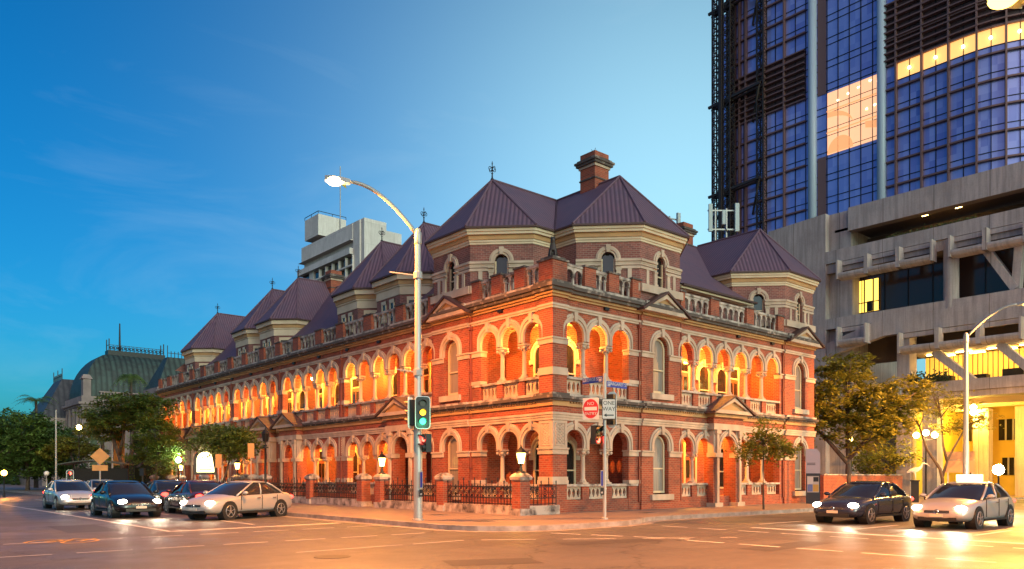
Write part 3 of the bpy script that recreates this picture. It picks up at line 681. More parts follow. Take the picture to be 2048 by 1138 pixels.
# chamfered far end and rear
m = MB()
m.prism([(20.5, -.1, 0), (22.6, 2.0, 0), (22.6, 12, 0), (22.2, 12, 0), (22.2, 2.2, 0), (20.2, .2, 0)], [(20.5, -.1, 9.4), (22.6, 2.0, 9.4), (22.6, 12, 9.4), (22.2, 12, 9.4), (22.2, 2.2, 9.4), (20.2, .2, 9.4)])
m.box(.5, 22.2, 12, 12.3, 0, 9.4); m.box(12, 12.3, 12.3, 50.6, 0, 9.4); m.build('rear_wall', BRICK, MAN)
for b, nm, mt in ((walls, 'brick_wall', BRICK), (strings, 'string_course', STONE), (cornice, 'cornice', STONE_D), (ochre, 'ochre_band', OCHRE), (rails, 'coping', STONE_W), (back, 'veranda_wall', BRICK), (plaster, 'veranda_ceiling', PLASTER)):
    b.build(nm, mt, MAN)
m = MB(); m.box(.1, 22.2, .1, 11.9, 9.28, 9.36); m.box(.1, 12, 11.9, 50.6, 9.27, 9.35); m.build('sky_block_deck', GUTTER, MAN)  # unseen slab over the verandas, added to block sky light
UP = 280; LO = 340
for s in (2.9, ): veranda_lamp(ML, s, -1.0, 7.75, UP*.75); veranda_lamp(MR, s, -1.0, 7.75, UP*.75)
for s in (9.8, 13.0, 16.0, 19.6, 23.2, 27.6, 31.6, 36.0, 40.0, 44.2, 48.2): veranda_lamp(ML, s, -1.1, 7.85, UP)
for s in (9.5, 12.5, 15.6): veranda_lamp(MR, s, -1.1, 7.85, UP*.9)
for s in (12.3, 15.4, 20.2, 24.8, 30.6, 36.8, 42.2, 47.3): veranda_lamp(ML, s, -1.1, 4.1, LO)
for s in (9.4, 12.0): veranda_lamp(MR, s, -1.2, 4.1, LO*.9)
veranda_lamp(ML, 3.4, -1.2, 4.1, 6); 
# ---- parapet
def parapet(T, piers, first):
    for s0, s1 in piers:
        if s1-s0 < .1: continue
        pm = MB(T); pm.m = 0; pm.box(s0, s1, -.32, .1, 9.4, 10.28); pm.m = 1; pm.box(s0-.05, s1+.05, -.37, .15, 10.282, 10.36); pm.box(s0-.03, s1+.03, -.34, .12, 9.402, 9.5)
        pm.build('parapet_pier', [BRICK, STONE_D], MAN)
    for (a0, a1), (b0, b1) in zip(piers, piers[1:]):
        if b0-a1 > 2.75 and b0 > 5 and a1 < 6: continue
        w_ = b0-a1; n = 2 if w_ < 1.3 else max(3, int(round(w_/.46)))
        p = w_/n; pn = MB(T)
        for i in range(n):
            c = a1+p*(i+.5); arch_panel(pn, c-p/2, c+p/2, 9.98, 10.18, c, p/2-.05, 9.99, -.2, -.04, n=8) if p/2-.05 < .19 else arch_panel(pn, c-p/2, c+p/2, 9.88, 10.2, c, p/2-.06, 9.9, -.2, -.04, n=8)
        zc = 9.98 if p/2-.05 < .19 else 9.88
        for i in range(n+1):
            s = a1+p*i; s = min(max(s, a1+.05), b0-.05)
            pn.box(s-.045, s+.045, -.17, -.07, 9.5, zc-.06); pn.box(s-.075, s+.075, -.2, -.04, zc-.058, zc); pn.box(s-.065, s+.065, -.19, -.05, 9.42, 9.5)
        pn.box(a1, b0, -.24, .0, 10.2 if zc < 9.9 else 10.18, 10.3)
        pn.build('parapet_arcade', STONE_W, MAN)
PL = [(.72, .74), (1.6, 2.23), (3.12, 3.76), (4.6, 5.15)]
parapet(ML, PL, True); parapet(MR, [(.72, .74), (1.75, 2.42), (3.22, 3.87), (4.75, 5.3)], True)
parapet(ML, [(8.2, 8.6), (10.76, 11.51), (13.89, 14.73), (16.98, 17.84), (19.6, 20.4), (22.67, 23.46), (25.3, 26.1), (27.9, 28.65), (31, 31.72), (33.6, 34.4), (36.3, 37.1), (39.3, 40.15), (41.9, 42.7), (44.6, 45.35), (47.6, 48.5), (50.2, 50.9)], False)
parapet(MR, [(8.2, 8.5), (10.57, 11.26), (13.68, 14.35), (16.7, 17.3)], False)
m = MB(); m.box(-.1, .72, -.1, .72, 9.4, 10.28); m.m = 1; m.box(-.16, .78, -.16, .78, 10.282, 10.36); m.box(-.05, .67, -.05, .67, 10.362, 10.46); m.box(-.14, .76, -.14, .76, 9.402, 9.5)
m.build('corner_parapet_pier', [BRICK, STONE_D], MAN)
# seated cat on the corner pier
me = bpy.data.meshes.new('cat_statue')
cv = [(0, .02, .06), (0, .0, .22), (0, -.05, .42), (0, -.09, .58), (0, -.13, .72), (0, -.24, .70),
      (.1, -.16, .28), (.1, -.19, .03), (-.1, -.16, .28), (-.1, -.19, .03), (.15, .0, .06), (.15, -.14, .03), (-.15, 0, .06), (-.15, -.14, .03), (.07, -.12, .86), (-.07, -.12, .86), (.0, .2, .04), (.16, .22, .04)]
ce = [(0, 1), (1, 2), (2, 3), (3, 4), (4, 5), (2, 6), (6, 7), (2, 8), (8, 9), (0, 10), (10, 11), (0, 12), (12, 13), (4, 14), (4, 15), (0, 16), (16, 17)]
cr = [.17, .18, .15, .10, .11, .055, .06, .045, .06, .045, .09, .05, .09, .05, .022, .022, .04, .03]
me.from_pydata(cv, ce, []); cat = bpy.data.objects.new('cat_statue', me); COL.objects.link(cat); cat.parent = MAN
sk_ = cat.modifiers.new('skin', 'SKIN'); ss_ = cat.modifiers.new('sub', 'SUBSURF'); ss_.levels = 1; ss_.render_levels = 2
for i, r_ in enumerate(cr): me.skin_vertices[0].data[i].radius = (r_, r_)
me.skin_vertices[0].data[0].use_root = True
me.materials.append(BRONZE); cat.location = (.3, .3, 10.44); cat.rotation_euler = (0, 0, RAD(-45))
# ---- turrets
def turret_frame(o, t, nrm): return lambda s, d, z: (o[0]+t[0]*s+nrm[0]*d, o[1]+t[1]*s+nrm[1]*d, z)
def offset_poly(P, d):
    n = len(P); out = []; area = sum(P[i][0]*P[(i+1) % n][1]-P[(i+1) % n][0]*P[i][1] for i in range(n)); sg = 1 if area > 0 else -1
    for i in range(n):
        a, b, c = Vector(P[i-1]), Vector(P[i]), Vector(P[(i+1) % n]); e1 = (b-a).normalized(); e2 = (c-b).normalized()
        n1 = Vector((e1.y, -e1.x))*sg; n2 = Vector((e2.y, -e2.x))*sg; bs = (n1+n2); L = bs.length_squared
        out.append(tuple(b+bs*(2*d/L)) if L > 1e-6 else tuple(b+n1*d))
    return out
def finial(parent, x, y, z, h=.95):
    m = MB(); m.lathe([(.07, 0), (.09, .06), (.04, .12), (.03, .3), (.06, .34), (.025, .38), (.02, .78), (.035, .8), (.005, h)], (x, y, z), 8)
    for u in ((1, 0, 0), (0, 1, 0)):
        for sg in (-1, 1): m.torus((x+u[0]*sg*.12, y+u[1]*sg*.12, z+.55), .1, .016, u, (0, 0, 1), 12, 5)
    m.build('finial', IRON, parent, True)
def turret(T, c, hf, ch, d0, apex_d, zap, ridge_d, style, eave=.42, side_cut=None, fin=True, zw=9.3):
    P = [(c-hf-ch, ridge_d), (c-hf-ch, d0-ch), (c-hf, d0), (c+hf, d0), (c+hf+ch, d0-ch), (c+hf+ch, ridge_d)]
    PW = [T(s, d, 0)[:2] for s, d in P]
    ztop = 12.06 if style == 'big' else 11.75
    R_ = MB()
    for i in range(5):
        a, b = PW[i], PW[i+1]; L = math.dist(a, b); tt = ((b[0]-a[0])/L, (b[1]-a[1])/L); mid = ((a[0]+b[0])/2, (a[1]+b[1])/2)
        cen = T(c, d0-3, 0); nr = (tt[1], -tt[0])
        if (mid[0]-cen[0])*nr[0]+(mid[1]-cen[1])*nr[1] < 0: nr = (-nr[0], -nr[1])
        F = turret_frame(mid, tt, nr); R_.T = F
        if style == 'big' and i in (1, 2, 3):
            arch_panel(R_, -L/2, L/2, zw, ztop, 0, .3, 11.32, -.3, 0, zsill=10.2)
        elif style == 'small' and i in (1, 2, 3): R_.quad((-L/2, 0, zw), (L/2, 0, zw), (L/2, 0, ztop), (-L/2, 0, ztop))
        else: R_.quad((-L/2, 0, zw), (L/2, 0, zw), (L/2, 0, ztop), (-L/2, 0, ztop))
    body = R_.build('turret', BRICK_T, MAN)
    for i in (1, 2, 3):
        a, b = PW[i], PW[i+1]; L = math.dist(a, b); tt = ((b[0]-a[0])/L, (b[1]-a[1])/L); mid = ((a[0]+b[0])/2, (a[1]+b[1])/2)
        cen = T(c, d0-3, 0); nr = (tt[1], -tt[0])
        if (mid[0]-cen[0])*nr[0]+(mid[1]-cen[1])*nr[1] < 0: nr = (-nr[0], -nr[1])
        F = turret_frame(mid, tt, nr)
        if style == 'big':
            rm = ring(F, 0, .3, 11.2, 11.32, 2, 0, .26, .9); S = rm
            S.box(-L/2-.05, L/2+.05, -.05, .16, 9.84, 10.19) if i == 2 else S.box(-L/2+.02, L/2-.02, -.05, .155, 9.842, 10.188)
            for z0, z1, dd in ((10.86, 10.98, .06), (11.02, 11.1, .05), (11.18, 11.29, .12), (11.1, 11.18, .06)):
                e = .003*i
                S.box(-L/2-.03, -.32, -.05, dd-e, z0+e, z1); S.box(.32, L/2+.03, -.05, dd-e, z0+e, z1)
            for sg in (-1, 1):
                S.box(sg*.46-.1, sg*.46+.1, -.02, .11, 10.2, 10.84); S.box(sg*.46-.13, sg*.46+.13, -.02, .14, 10.2, 10.28); S.box(sg*.46-.13, sg*.46+.13, -.02, .15, 10.98, 11.02)
                S.box(sg*.46-.13, sg*.46+.13, -.02, .13, 10.78, 10.84)
                S.box(sg*.95-.09, sg*.95+.09, -.02, .05, 10.2, 10.86)
            S.build('window_surround', STONE, body, 35)
            W_ = MB(F); W_.box(-.3, -.24, -.2, -.12, 10.2, 11.34); W_.box(.24, .3, -.2, -.12, 10.2, 11.34); W_.box(-.24, .24, -.2, -.12, 10.7, 10.75)
            W_.m = 1; W_.poly(*([(-.3, -.18, 10.2), (.3, -.18, 10.2)]+[(.3*math.cos(PI*j/10), -.18, 11.32+.3*math.sin(PI*j/10)) for j in range(11)]))
            W_.build('window', [SASH, DARKGLASS], body)
        else:
            W_ = MB(F); wins = ((-.42, .2), (.42, .2)) if i == 2 else ((0, .38),)
            for s, h_ in wins:
                for sg in (-1, 1): W_.m = 0; W_.box(s+sg*h_-.05, s+sg*h_+.05, -.02, .05, 10.3, 11.5)
                W_.box(s-h_-.05, s+h_+.05, -.02, .055, 11.3, 11.5); W_.box(s-h_+.05, s+h_-.05, -.02, .03, 10.75, 10.8)
                W_.m = 1; W_.quad((s-h_+.05, .01, 10.3), (s+h_-.05, .01, 10.3), (s+h_-.05, .01, 11.3), (s-h_+.05, .01, 11.3))
            W_.build('window', [SASH, DARKGLASS], body)
    # eaves
    def band(off, z0, z1, mb):
        Q = offset_poly(PW, off); mb.ext_xy(Q, z0, z1)
    e = MB()
    if style == 'big':
        band(.05, ztop, ztop+.1, e); band(.09, ztop+.1, ztop+.2, e); e.m = 1; band(.14, ztop+.2, ztop+.4, e); e.m = 0; band(.26, ztop+.4, ztop+.52, e); band(.32, ztop+.52, ztop+.64, e)
    else:
        band(.04, ztop-.12, ztop+.34, e); band(.1, ztop+.34, ztop+.42, e); e.m = 1; band(.14, ztop+.42, ztop+.66, e); e.m = 0; band(.26, ztop+.66, ztop+.94, e)
    e.build('eaves', [FRIEZE, OCHRE], body)
    zr = 12.72
    g_ = MB(); band(eave, zr-.02, zr+.06, g_); g_.build('roof_gutter', GUTTER, body)
    # roof: hips meeting at the apex, ridge running back
    Q = offset_poly(P, eave-.02); z = zr+.064
    ap = (c, apex_d, zap); rd = (c, ridge_d, zap)
    r = MB(T)
    def V(k): return (Q[k][0], Q[k][1], z)
    sl = V(0); sr = V(5)
    if side_cut:            # inner eave stops at the valley with its twin
        sl = (Q[1][0], -Q[1][0], z)
    r.quad(V(2), V(3), ap); r.quad(V(1), V(2), ap); r.quad(V(3), V(4), ap)
    r.quad(sl, V(1), ap, rd); r.quad(V(4), (Q[4][0], ridge_d, z), rd, ap)
    r.build('turret_roof', ROOF, body, recalc=False)
    cp = MB()
    for k_ in (1, 2, 3, 4): cp.tube([T(Q[k_][0], Q[k_][1], z+.02), T(c, apex_d, zap+.03)], .055, 6)
    cp.tube([T(c, apex_d, zap+.03), T(c, ridge_d, zap+.03)], .06, 6)
    if side_cut: cp.tube([T(Q[1][0], -Q[1][0], z+.01), T(c, -c, zap+.01)], .05, 6)
    cp.build('ridge_capping', ROOF_CAP, body)
    if fin: finial(body, *T(c, apex_d, zap))
    return body
turret(ML, 6.75, 1.43, 2.0, .05, -2.4, 16.0, -6.75, 'big', side_cut=True)
turret(MR, 6.75, 1.43, 2.0, .05, -2.4, 16.0, -6.75, 'big', side_cut=True, fin=False)
turret(MR, 18.98, 1.5, 2.0, .05, -2.4, 16.0, -6.75, 'big', fin=False)
for c in (15.1, 19.75, 31.55, 36.15, 47.95): turret(ML, c, 1.22, 1.15, -1.7, -4.1, 16.35, -6.75, 'small', eave=.4)
# ---- main roof behind the parapet
def main_roof(T, s0, s1):
    r = MB(T); z = 11.2; q = 9.6; ed = -1.2 if s1 < 30 else -2.3
    r.quad((q, ed, z), (s1, ed, z), (s1, -6.75, 15.9), (q, -6.75, 15.9)); r.quad((6.75, -6.75, 15.9), (s1, -6.75, 15.9), (s1, -12.3, z), (12.3, -12.3, z))
    r.build('main_roof', ROOF, MAN, recalc=False)
    w_ = MB(T); w_.m = 0; w_.box(s0+6, s1-.3, ed-.7, ed-.4, 9.3, 11.0); w_.m = 1; w_.box(s0+6, s1, ed-.42, ed-.02, 11.0, 11.15); w_.m = 2; w_.box(s0+6, s1, ed, ed+.12, 11.1, 11.2)
    w_.build('attic_wall', [BRICK_T, FRIEZE, GUTTER], MAN)
    cp = MB(T); cp.tube([(6.75, -6.75, 15.93), (s1, -6.75, 15.93)], .06, 6) if not T(1, 0, 0)[0] < 0 else None
    if cp.v: cp.build('ridge_capping', ROOF_CAP, MAN)
main_roof(MR, 4.0, 22.6); main_roof(ML, 4.0, 50.6)
m = MB(); m.quad((22.55, 1.2, 11.2), (22.55, 12.3, 11.2), (22.55, 6.75, 15.9)); m.quad((1.2, 50.55, 11.2), (12.3, 50.55, 11.2), (6.75, 50.55, 15.9)); m.box(22.2, 22.54, 2, 12, 9.36, 11.2); m.box(1.6, 12, 50.2, 50.54, 9.36, 11.2)
m.build('gable_wall', BRICK_T, MAN)
def chimney(x, y, w_, z0, z1):
    m = MB(); h = w_/2
    m.box(x-h, x+h, y-h, y+h, z0, z1-.75); m.m = 1; m.box(x-h-.04, x+h+.04, y-h-.04, y+h+.04, z1-1.35, z1-1.28); m.m = 2; m.box(x-h-.06, x+h+.06, y-h-.06, y+h+.06, z1-.75, z1-.62)
    m.m = 1; m.box(x-h-.16, x+h+.16, y-h-.16, y+h+.16, z1-.62, z1-.5); m.box(x-h-.22, x+h+.22, y-h-.22, y+h+.22, z1-.5, z1-.4); m.box(x-h-.12, x+h+.12, y-h-.12, y+h+.12, z1-.4, z1-.3)
    m.m = 0; m.box(x-h-.0, x+h+.0, y-h-.0, y+h+.0, z1-.3, z1); m.m = 1; m.box(x-h+.12, x+h-.12, y-h+.12, y+h-.12, z1, z1+.03)
    return m.build('chimney', [BRICK, STONE_D, STONE], MAN)
chimney(6.95, 4.25, 1.0, 13, 17.65); chimney(18.0, 7.2, .95, 14, 17.25); chimney(6.75, px_on_y(667, 6.75), .9, 14.5, 17.2)
# spikes on the main chimney
m = MB()
for a in (0, 2.1, 4.2): m.tube([(6.95, 4.25, 17.66), (6.95+.07*math.cos(a), 4.25+.07*math.sin(a), 17.85), (6.95+.16*math.cos(a), 4.25+.16*math.sin(a), 17.98)], .012, 5)
m.build('bird_spike', IRON, MAN)
# small dark vents under the cornice
for T, ss in ((ML, (3.2, 9.8, 13.2, 16.6, 20, 23.4, 26.8, 30.2, 33.6, 37, 40.4)), (MR, (3.1, 13.0, 16.2))):
    for s in ss:
        m = MB(T); m.box(s-.13, s+.13, 0, .12, 8.68, 8.8); m.build('eaves_vent', IRON, MAN)

PIPE = mat('painted_downpipe', (0.24, 0.055, 0.03), 0.55)
for T, ss in ((ML, (5.25, 8.24, 17.32, 25.52, 33.78, 42.02)), (MR, (5.25, 8.24, 17.27))):
    for s in ss:
        m = MB(T); m.box(s-.035, s+.035, .0, .09, 5.0, 8.8); m.box(s-.035, s+.035, .0, .09, .5, 3.88); m.box(s-.09, s+.09, 0, .15, 8.2, 8.34); m.box(s-.07, s+.07, .0, .135, 6.3, 6.36); m.box(s-.07, s+.07, .0, .135, 2.0, 2.06)
        m.build('downpipe', PIPE, MAN)
# ================================================================== concrete office building on the right
CB = thing('concrete_office_building', 'brutalist concrete office building with projecting sunshades beside the mansion', 'building', (38, 0, 0))
CB_INV = Vector((38, 0, 0))
TC = lambda s, d, z: (-d, s, z)          # local to the Empty at x = 38
GLASS_B = mat('brown_glass', (0.05, 0.028, 0.022), 0.12, spec=0.6)
LITROOM = glow('lit_office_room', (1.0, 0.62, 0.10), 1.0)
YWALL = mat('yellow_painted_wall', (0.62, 0.43, 0.06), 0.7, var=(0.52, 0.36, 0.05), scale=0.7)
SOFFIT = mat('pale_soffit', (0.6, 0.48, 0.3), 0.8)
LAMPW = glow('warm_lamp', (1.0, 0.66, 0.2), 18)
def on38(px, x=38.0): return px_on_y(px, x)
S0 = 8.05; SE = -22
m = MB(TC); m.prism([(8.05, 0.3, 0), (13.1, 0.3, 0), (13.1, -14, 0), (8.05, -14, 0)], [(8.05, 0.3, 22.55), (13.1, 0.3, 22.3), (13.1, -14, 22.3), (8.05, -14, 22.55)])
m.prism([(6.3, -.3, 19.5), (8.05, -.3, 19.5), (8.05, -9, 19.5), (6.3, -9, 19.5)], [(6.3, -.3, 22.55), (8.05, -.3, 22.55), (8.05, -9, 22.55), (6.3, -9, 22.55)])
m.box(6.2, 8.04, -9, -.35, 0, 19.45)
m.box(13.1, 16, -3, -14, 0, 21.4)
m.build('stair_tower', CONC, CB)
m = MB(TC)
m.box(SE, 6.28, -.6, .2, 20.77, 22.57)
m.box(SE, S0, -1.2, .3, 18.5, 19.47); m.box(SE, S0, -1.2, .12, 17.75, 18.49)
m.box(SE, S0, -1.6, .3, 13.3, 14.12)
m.prism([(S0-.1, -.2, 11.1), (S0-.1, .34, 11.1), (S0-.1, .34, 12.2), (S0-.1, -.2, 12.2)], [(3.5, -.2, 12.2), (3.5, .34, 12.2), (3.5, .34, 13.55), (3.5, -.2, 13.55)])
m.box(SE, 3.49, -.3, .34, 12.2, 13.55)
m.box(SE, 2.2, -1.2, .34, 7.63, 8.4); m.box(SE, 2.2, -1.2, .2, 7.2, 7.62)
m.build('floor_band', CONC, CB)
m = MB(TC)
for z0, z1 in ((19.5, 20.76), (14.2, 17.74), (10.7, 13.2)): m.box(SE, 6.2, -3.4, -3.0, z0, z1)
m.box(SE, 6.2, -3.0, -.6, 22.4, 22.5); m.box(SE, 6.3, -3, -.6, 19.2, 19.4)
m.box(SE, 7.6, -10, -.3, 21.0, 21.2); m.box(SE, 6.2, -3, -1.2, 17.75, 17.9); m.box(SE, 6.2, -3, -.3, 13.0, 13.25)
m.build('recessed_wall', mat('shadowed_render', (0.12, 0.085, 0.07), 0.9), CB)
def sunshade(s0, s1, zt):
    m = MB(TC)
    for s in (s0, s1-.14): m.ext_sz([(s, zt-1.5), (s+.14, zt-1.5), (s+.14, zt), (s, zt)], .12, 1.0)
    pr = [(.96, zt-1.05), (1.0, zt-1.12), (1.0, zt-1.25), (.9, zt-1.42), (.7, zt-1.52), (.3, zt-1.56), (.3, zt-1.48), (.68, zt-1.44), (.84, zt-1.35), (.92, zt-1.22)]
    m.prism([(s0+.14, d, z) for d, z in pr], [(s1-.14, d, z) for d, z in pr])
    m.box(s0+.14, s1-.14, .125, .3, zt-.35, zt-.02)
    m.build('sunshade', CONC, CB)
for a, b in ((1684, 1743), (1743, 1806), (1806, 1875), (1907, 1979), (1979, 2060)):
    sunshade(on38(b), on38(a), 18.48)
sunshade(on38(1743), on38(1684), 13.28)
for a, b in ((1806, 1884), (1884, 1966), (1966, 2052)): sunshade(on38(b), on38(a), 12.18)
m = MB(TC); m.box(SE, 6.2, -1.7, -1.6, 14.3, 17.7)
m.build('glazing', GLASS_B, CB)
m = MB(TC)
for i in range(16): s = 6.0-i*1.75; m.box(s-.03, s+.03, -1.6, -1.52, 14.2, 17.7)
m.build('glazing_mullion', IRON, CB)
m = MB(TC); m.quad((on38(1741), -1.55, 14.6), (on38(1697), -1.55, 14.6), (on38(1697), -1.55, 17.1), (on38(1741), -1.55, 17.1)); lw = m.build('lit_window', LITROOM, CB)
m = MB(TC)
for px in (1711, 1729, 1741): s = on38(px); m.box(s-.04, s+.04, -1.53, -1.45, 14.6, 17.1)
m.box(on38(1741), on38(1697), -1.53, -1.46, 15.3, 15.36); m.box(on38(1727), on38(1716), -1.53, -1.47, 14.6, 15.4)
m.build('window_frame', IRON, lw)
m = MB(TC); m.lathe([(.5, 13.3), (.5, 18.4)], (0, 0, 0), 16); o = m.build('round_column', CONC, CB, 40)
o.data.transform(Matrix.Translation((0.0, 0, 0)))
o.location = (0.15, on38(1901), 0)
# big raking struts
def strut(pxa, za, pxb, zb, d, w_=.9): m = MB(); m.bar((-d, on38(pxa), za), (-d, on38(pxb), zb), w_, .5); m.build('raking_strut', CONC, CB)
strut(1958, 17.9, 2030, 14.2, -.4); strut(2030, 14.2, 2038, 17.9, -.4, .7)
strut(1870, 10.6, 1950, 8.2, .0, .7); strut(2000, 10.6, 2075, 8.3, .0, .8); strut(1825, 8.2, 1800, 10.7, -.5, .9)
# lit office storey
m = MB(TC); m.quad((SE, -3.5, 8.3), (2.0, -3.5, 8.3), (2.0, -3.5, 10.8), (SE, -3.5, 10.8)); m.build('lit_storey', glow('lit_interior', (1.0, 0.56, 0.07), 0.42), CB)
m = MB(TC)
rr = random.Random(4)
for i in range(70):
    s = 1.6-i*.33; w_ = .02
    m.box(s-w_, s+w_, -3.3, -3.24, 8.4, 10.7)
for i in range(9): s = 0.5-i*2.3; h = rr.uniform(.5, 1.2); m.box(s-.8, s+.5, -3.0, -2.2, 8.4, 8.4+h)
m.build('blind_and_desk', IRON, CB)
m = MB(TC)
for i in range(11):
    for d in (-1.2, -2.4): s = 1.0-i*2.0+.4*d; m.box(s-.5, s+.5, d-.08, d+.08, 10.55, 10.6)
m.build('ceiling_light', LAMPW, CB)
m = MB(TC); m.box(SE, 2.1, -9, -1.2, 10.7, 10.9); m.build('storey_ceiling', SOFFIT, CB)
for px, z0 in ((1804, 0), (1857, 0)): m = MB(TC); s = on38(px); m.box(s-.5, s+.5, -1.3, -.2, z0, 7.2); m.build('square_column', CONC, CB)
for px in (1965, 2050): m = MB(TC); s = px_on_y(px, 47); m.box(s-.55, s+.55, -9.6, -8.6, 0, 7.0); m.build('square_column', CONC, CB)
m = MB(TC); m.box(on38(1820), on38(1795), -1.2, .1, 8.4, 12.2); m.build('square_column', CONC, CB)
# lit undercroft: soffit with beams, yellow rear wall with windows
m = MB(TC); m.box(SE, 2.2, -12, -1.2, 7.5, 7.6)
for d in (-3.2, -6.0): m.box(SE, 2.2, d-.35, d+.35, 6.9, 7.49)
for s in (1.2, -6, -13): m.box(s-.3, s+.3, -12, -1.21, 6.85, 7.48)
m.build('undercroft_soffit', SOFFIT, CB)
m = MB(TC); m.box(SE-10, 3.4, -12.4, -12.0, 0, 8); m.box(2.4, 3.4, -12, -1.5, 0, 7.6); m.build('undercroft_wall', YWALL, CB)
X2 = 50
for px0, px1, y0, y1 in ((1822, 1846, 843, 872), (1934, 1972, 843, 882), (1998, 2042, 838, 880), (1820, 1846, 915, 960), (1940, 1985, 918, 952), (2005, 2044, 915, 950)):
    sa, sb = px_on_y(px1, X2), px_on_y(px0, X2); fz = 31+_s*X2+_c*(sa+sb)/2; zt, zb = 1.6+(954-y0)*fz/1552, 1.6+(954-y1)*fz/1552
    m = MB(TC); m.box(sa, sb, -12, -11.93, zb, zt); m.m = 1
    for q in (.33, .67): s = sa+(sb-sa)*q; m.box(s-.06, s+.06, -11.93, -11.88, zb, zt)
    m.build('undercroft_window', [DARKGLASS, POLE], CB)
UC = (1.0, 0.60, 0.07)
for x, y in ((41, -1.5), (44.5, -6), (46, 0.2), (42, -12)):
    mb = MB(); mb.ball((x-38, y, 6.7), .22, 10, 6); o = mb.build('globe_light', glow('globe_glow', (1, .75, .3), 30) if 'globe_glow' not in MATS else MATS['globe_glow'], CB, True)
    lamp('undercroft_light', (x-38, y, 6.35), 560, UC, CB, .25)
for px, y in ((1837, 438), (1905, 425)):
    mb = MB(TC); s = on38(px); mb.box(s-.2, s+.2, -1.2, -.8, 20.93, 20.99); mb.build('soffit_downlight', LAMPW, CB)
PLANT = leaf_mat('terrace_leaf', (0.09, 0.10, 0.02), (0.05, 0.06, 0.015))
m = MB(); rr = random.Random(3)
for i in range(700):
    s = rr.uniform(on38(1950), on38(1770)); x = .1+rr.uniform(-.15, .3); z = 19.47+abs(rr.gauss(0, .12)); a = rr.uniform(0, 6.3); h = .07
    m.quad((x, s, z), (x+h*math.cos(a), s+h*math.sin(a), z+.03), (x+h*.5, s, z+.12), (x-h*math.cos(a), s-h*math.sin(a), z+.05))
pl = m.build('terrace_plants', PLANT, CB, recalc=False); pl['kind'] = 'stuff'
m = MB(); 
for i in range(500):
    s = rr.uniform(on38(1900), on38(1820)); x = -.2+rr.uniform(-.3, .3); z = 8.35+abs(rr.gauss(0, .35)); a = rr.uniform(0, 6.3); h = .1
    m.quad((x, s, z), (x+h*math.cos(a), s+h*math.sin(a), z+.03), (x+h*.5, s, z+.14), (x-h*math.cos(a), s-h*math.sin(a), z+.05))
pl = m.build('terrace_shrubs', PLANT, CB, recalc=False); pl['kind'] = 'stuff'

# ================================================================== glass tower
TW = thing('glass_tower', 'tall blue glass office tower with brown fins and lit middle floors', 'building', (110, 40, 0))
def pane_mat():
    m, nt, b = node_mat('blue_tower_glass'); geo, u, z = tangent_u(nt)
    cb = nt.nodes.new('ShaderNodeCombineXYZ'); nt.links.new(u, cb.inputs[0]); nt.links.new(z, cb.inputs[1])
    br = nt.nodes.new('ShaderNodeTexBrick'); br.inputs['Scale'].default_value = 1; br.offset = 0; br.inputs['Brick Width'].default_value = 1.0; br.inputs['Row Height'].default_value = 4.0; br.inputs['Mortar Size'].default_value = 0
    br.inputs['Color1'].default_value = (.44, .47, .88, 1); br.inputs['Color2'].default_value = (.25, .28, .70, 1)  # pane colours raised to carry the brightness of reflected sky
    nt.links.new(cb.outputs[0], br.inputs['Vector'])
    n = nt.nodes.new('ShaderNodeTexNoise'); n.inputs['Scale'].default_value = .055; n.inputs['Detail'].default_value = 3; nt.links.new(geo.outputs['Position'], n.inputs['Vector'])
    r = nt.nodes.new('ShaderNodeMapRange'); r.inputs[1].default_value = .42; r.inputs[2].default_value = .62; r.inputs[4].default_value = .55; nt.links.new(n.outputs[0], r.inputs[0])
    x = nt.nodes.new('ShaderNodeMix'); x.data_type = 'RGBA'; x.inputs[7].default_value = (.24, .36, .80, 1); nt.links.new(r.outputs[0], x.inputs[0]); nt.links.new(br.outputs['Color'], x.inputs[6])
    nt.links.new(x.outputs[2], b.inputs['Base Color']); b.inputs['Roughness'].default_value = .08; b.inputs['Specular IOR Level'].default_value = .8; b.inputs['Metallic'].default_value = .25; return m
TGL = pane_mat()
TFIN = mat('bronze_fin', (0.22, 0.115, 0.10), 0.5, metal=0.2)
TW_W = mat('white_tower_panel', (0.42, 0.5, 0.58), 0.4)
LIT1 = glow('lit_atrium', (1.0, 0.50, 0.26), 0.46)
LIT2 = glow('lit_floor', (1.0, 0.50, 0.15), 0.55)
ox, oy = 110, 40
outl = []
cy, rad = 61.0, 8.0           # curved left corner
for k_ in range(9):
    a = RAD(40)*(1-k_/8); outl.append((110+rad-rad*math.cos(a), cy+rad*math.sin(a)))
y = 59.0
while y > 21: outl.append((110, y)); y -= 2.0
rad2 = 15.0; c2 = y+2-0.0
for k_ in range(1, 13):
    a = RAD(85)*k_/12; outl.append((110+rad2-rad2*math.cos(a), c2-rad2*math.sin(a)))
outl = [(a-ox, b-oy) for a, b in outl]
Z0, Z1 = 26.0, 98.0
FL = [49.7+4*k_ for k_ in range(-6, 13)]
def zone(p): # which part of the front a plan point belongs to
    yy = p[1]+oy
    if yy > 48.3: return 'L'
    if yy > 46.9: return 'W1'
    if yy > 45.2: return 'B'
    if yy > 35.9: return 'C'
    if yy > 34.9: return 'W2'
    return 'R'
gl = MB(); li1 = MB(); li2 = MB(); mull = MB(); fin_ = MB(); LOU = {'L': MB(), 'R': MB()}; BRN = {'L': MB(), 'R': MB()}
def outn(a, b):
    t = Vector((b[0]-a[0], b[1]-a[1])).normalized(); n = Vector((t.y, -t.x)); 
    return t, (n if n.x < 0.3 and True else n)
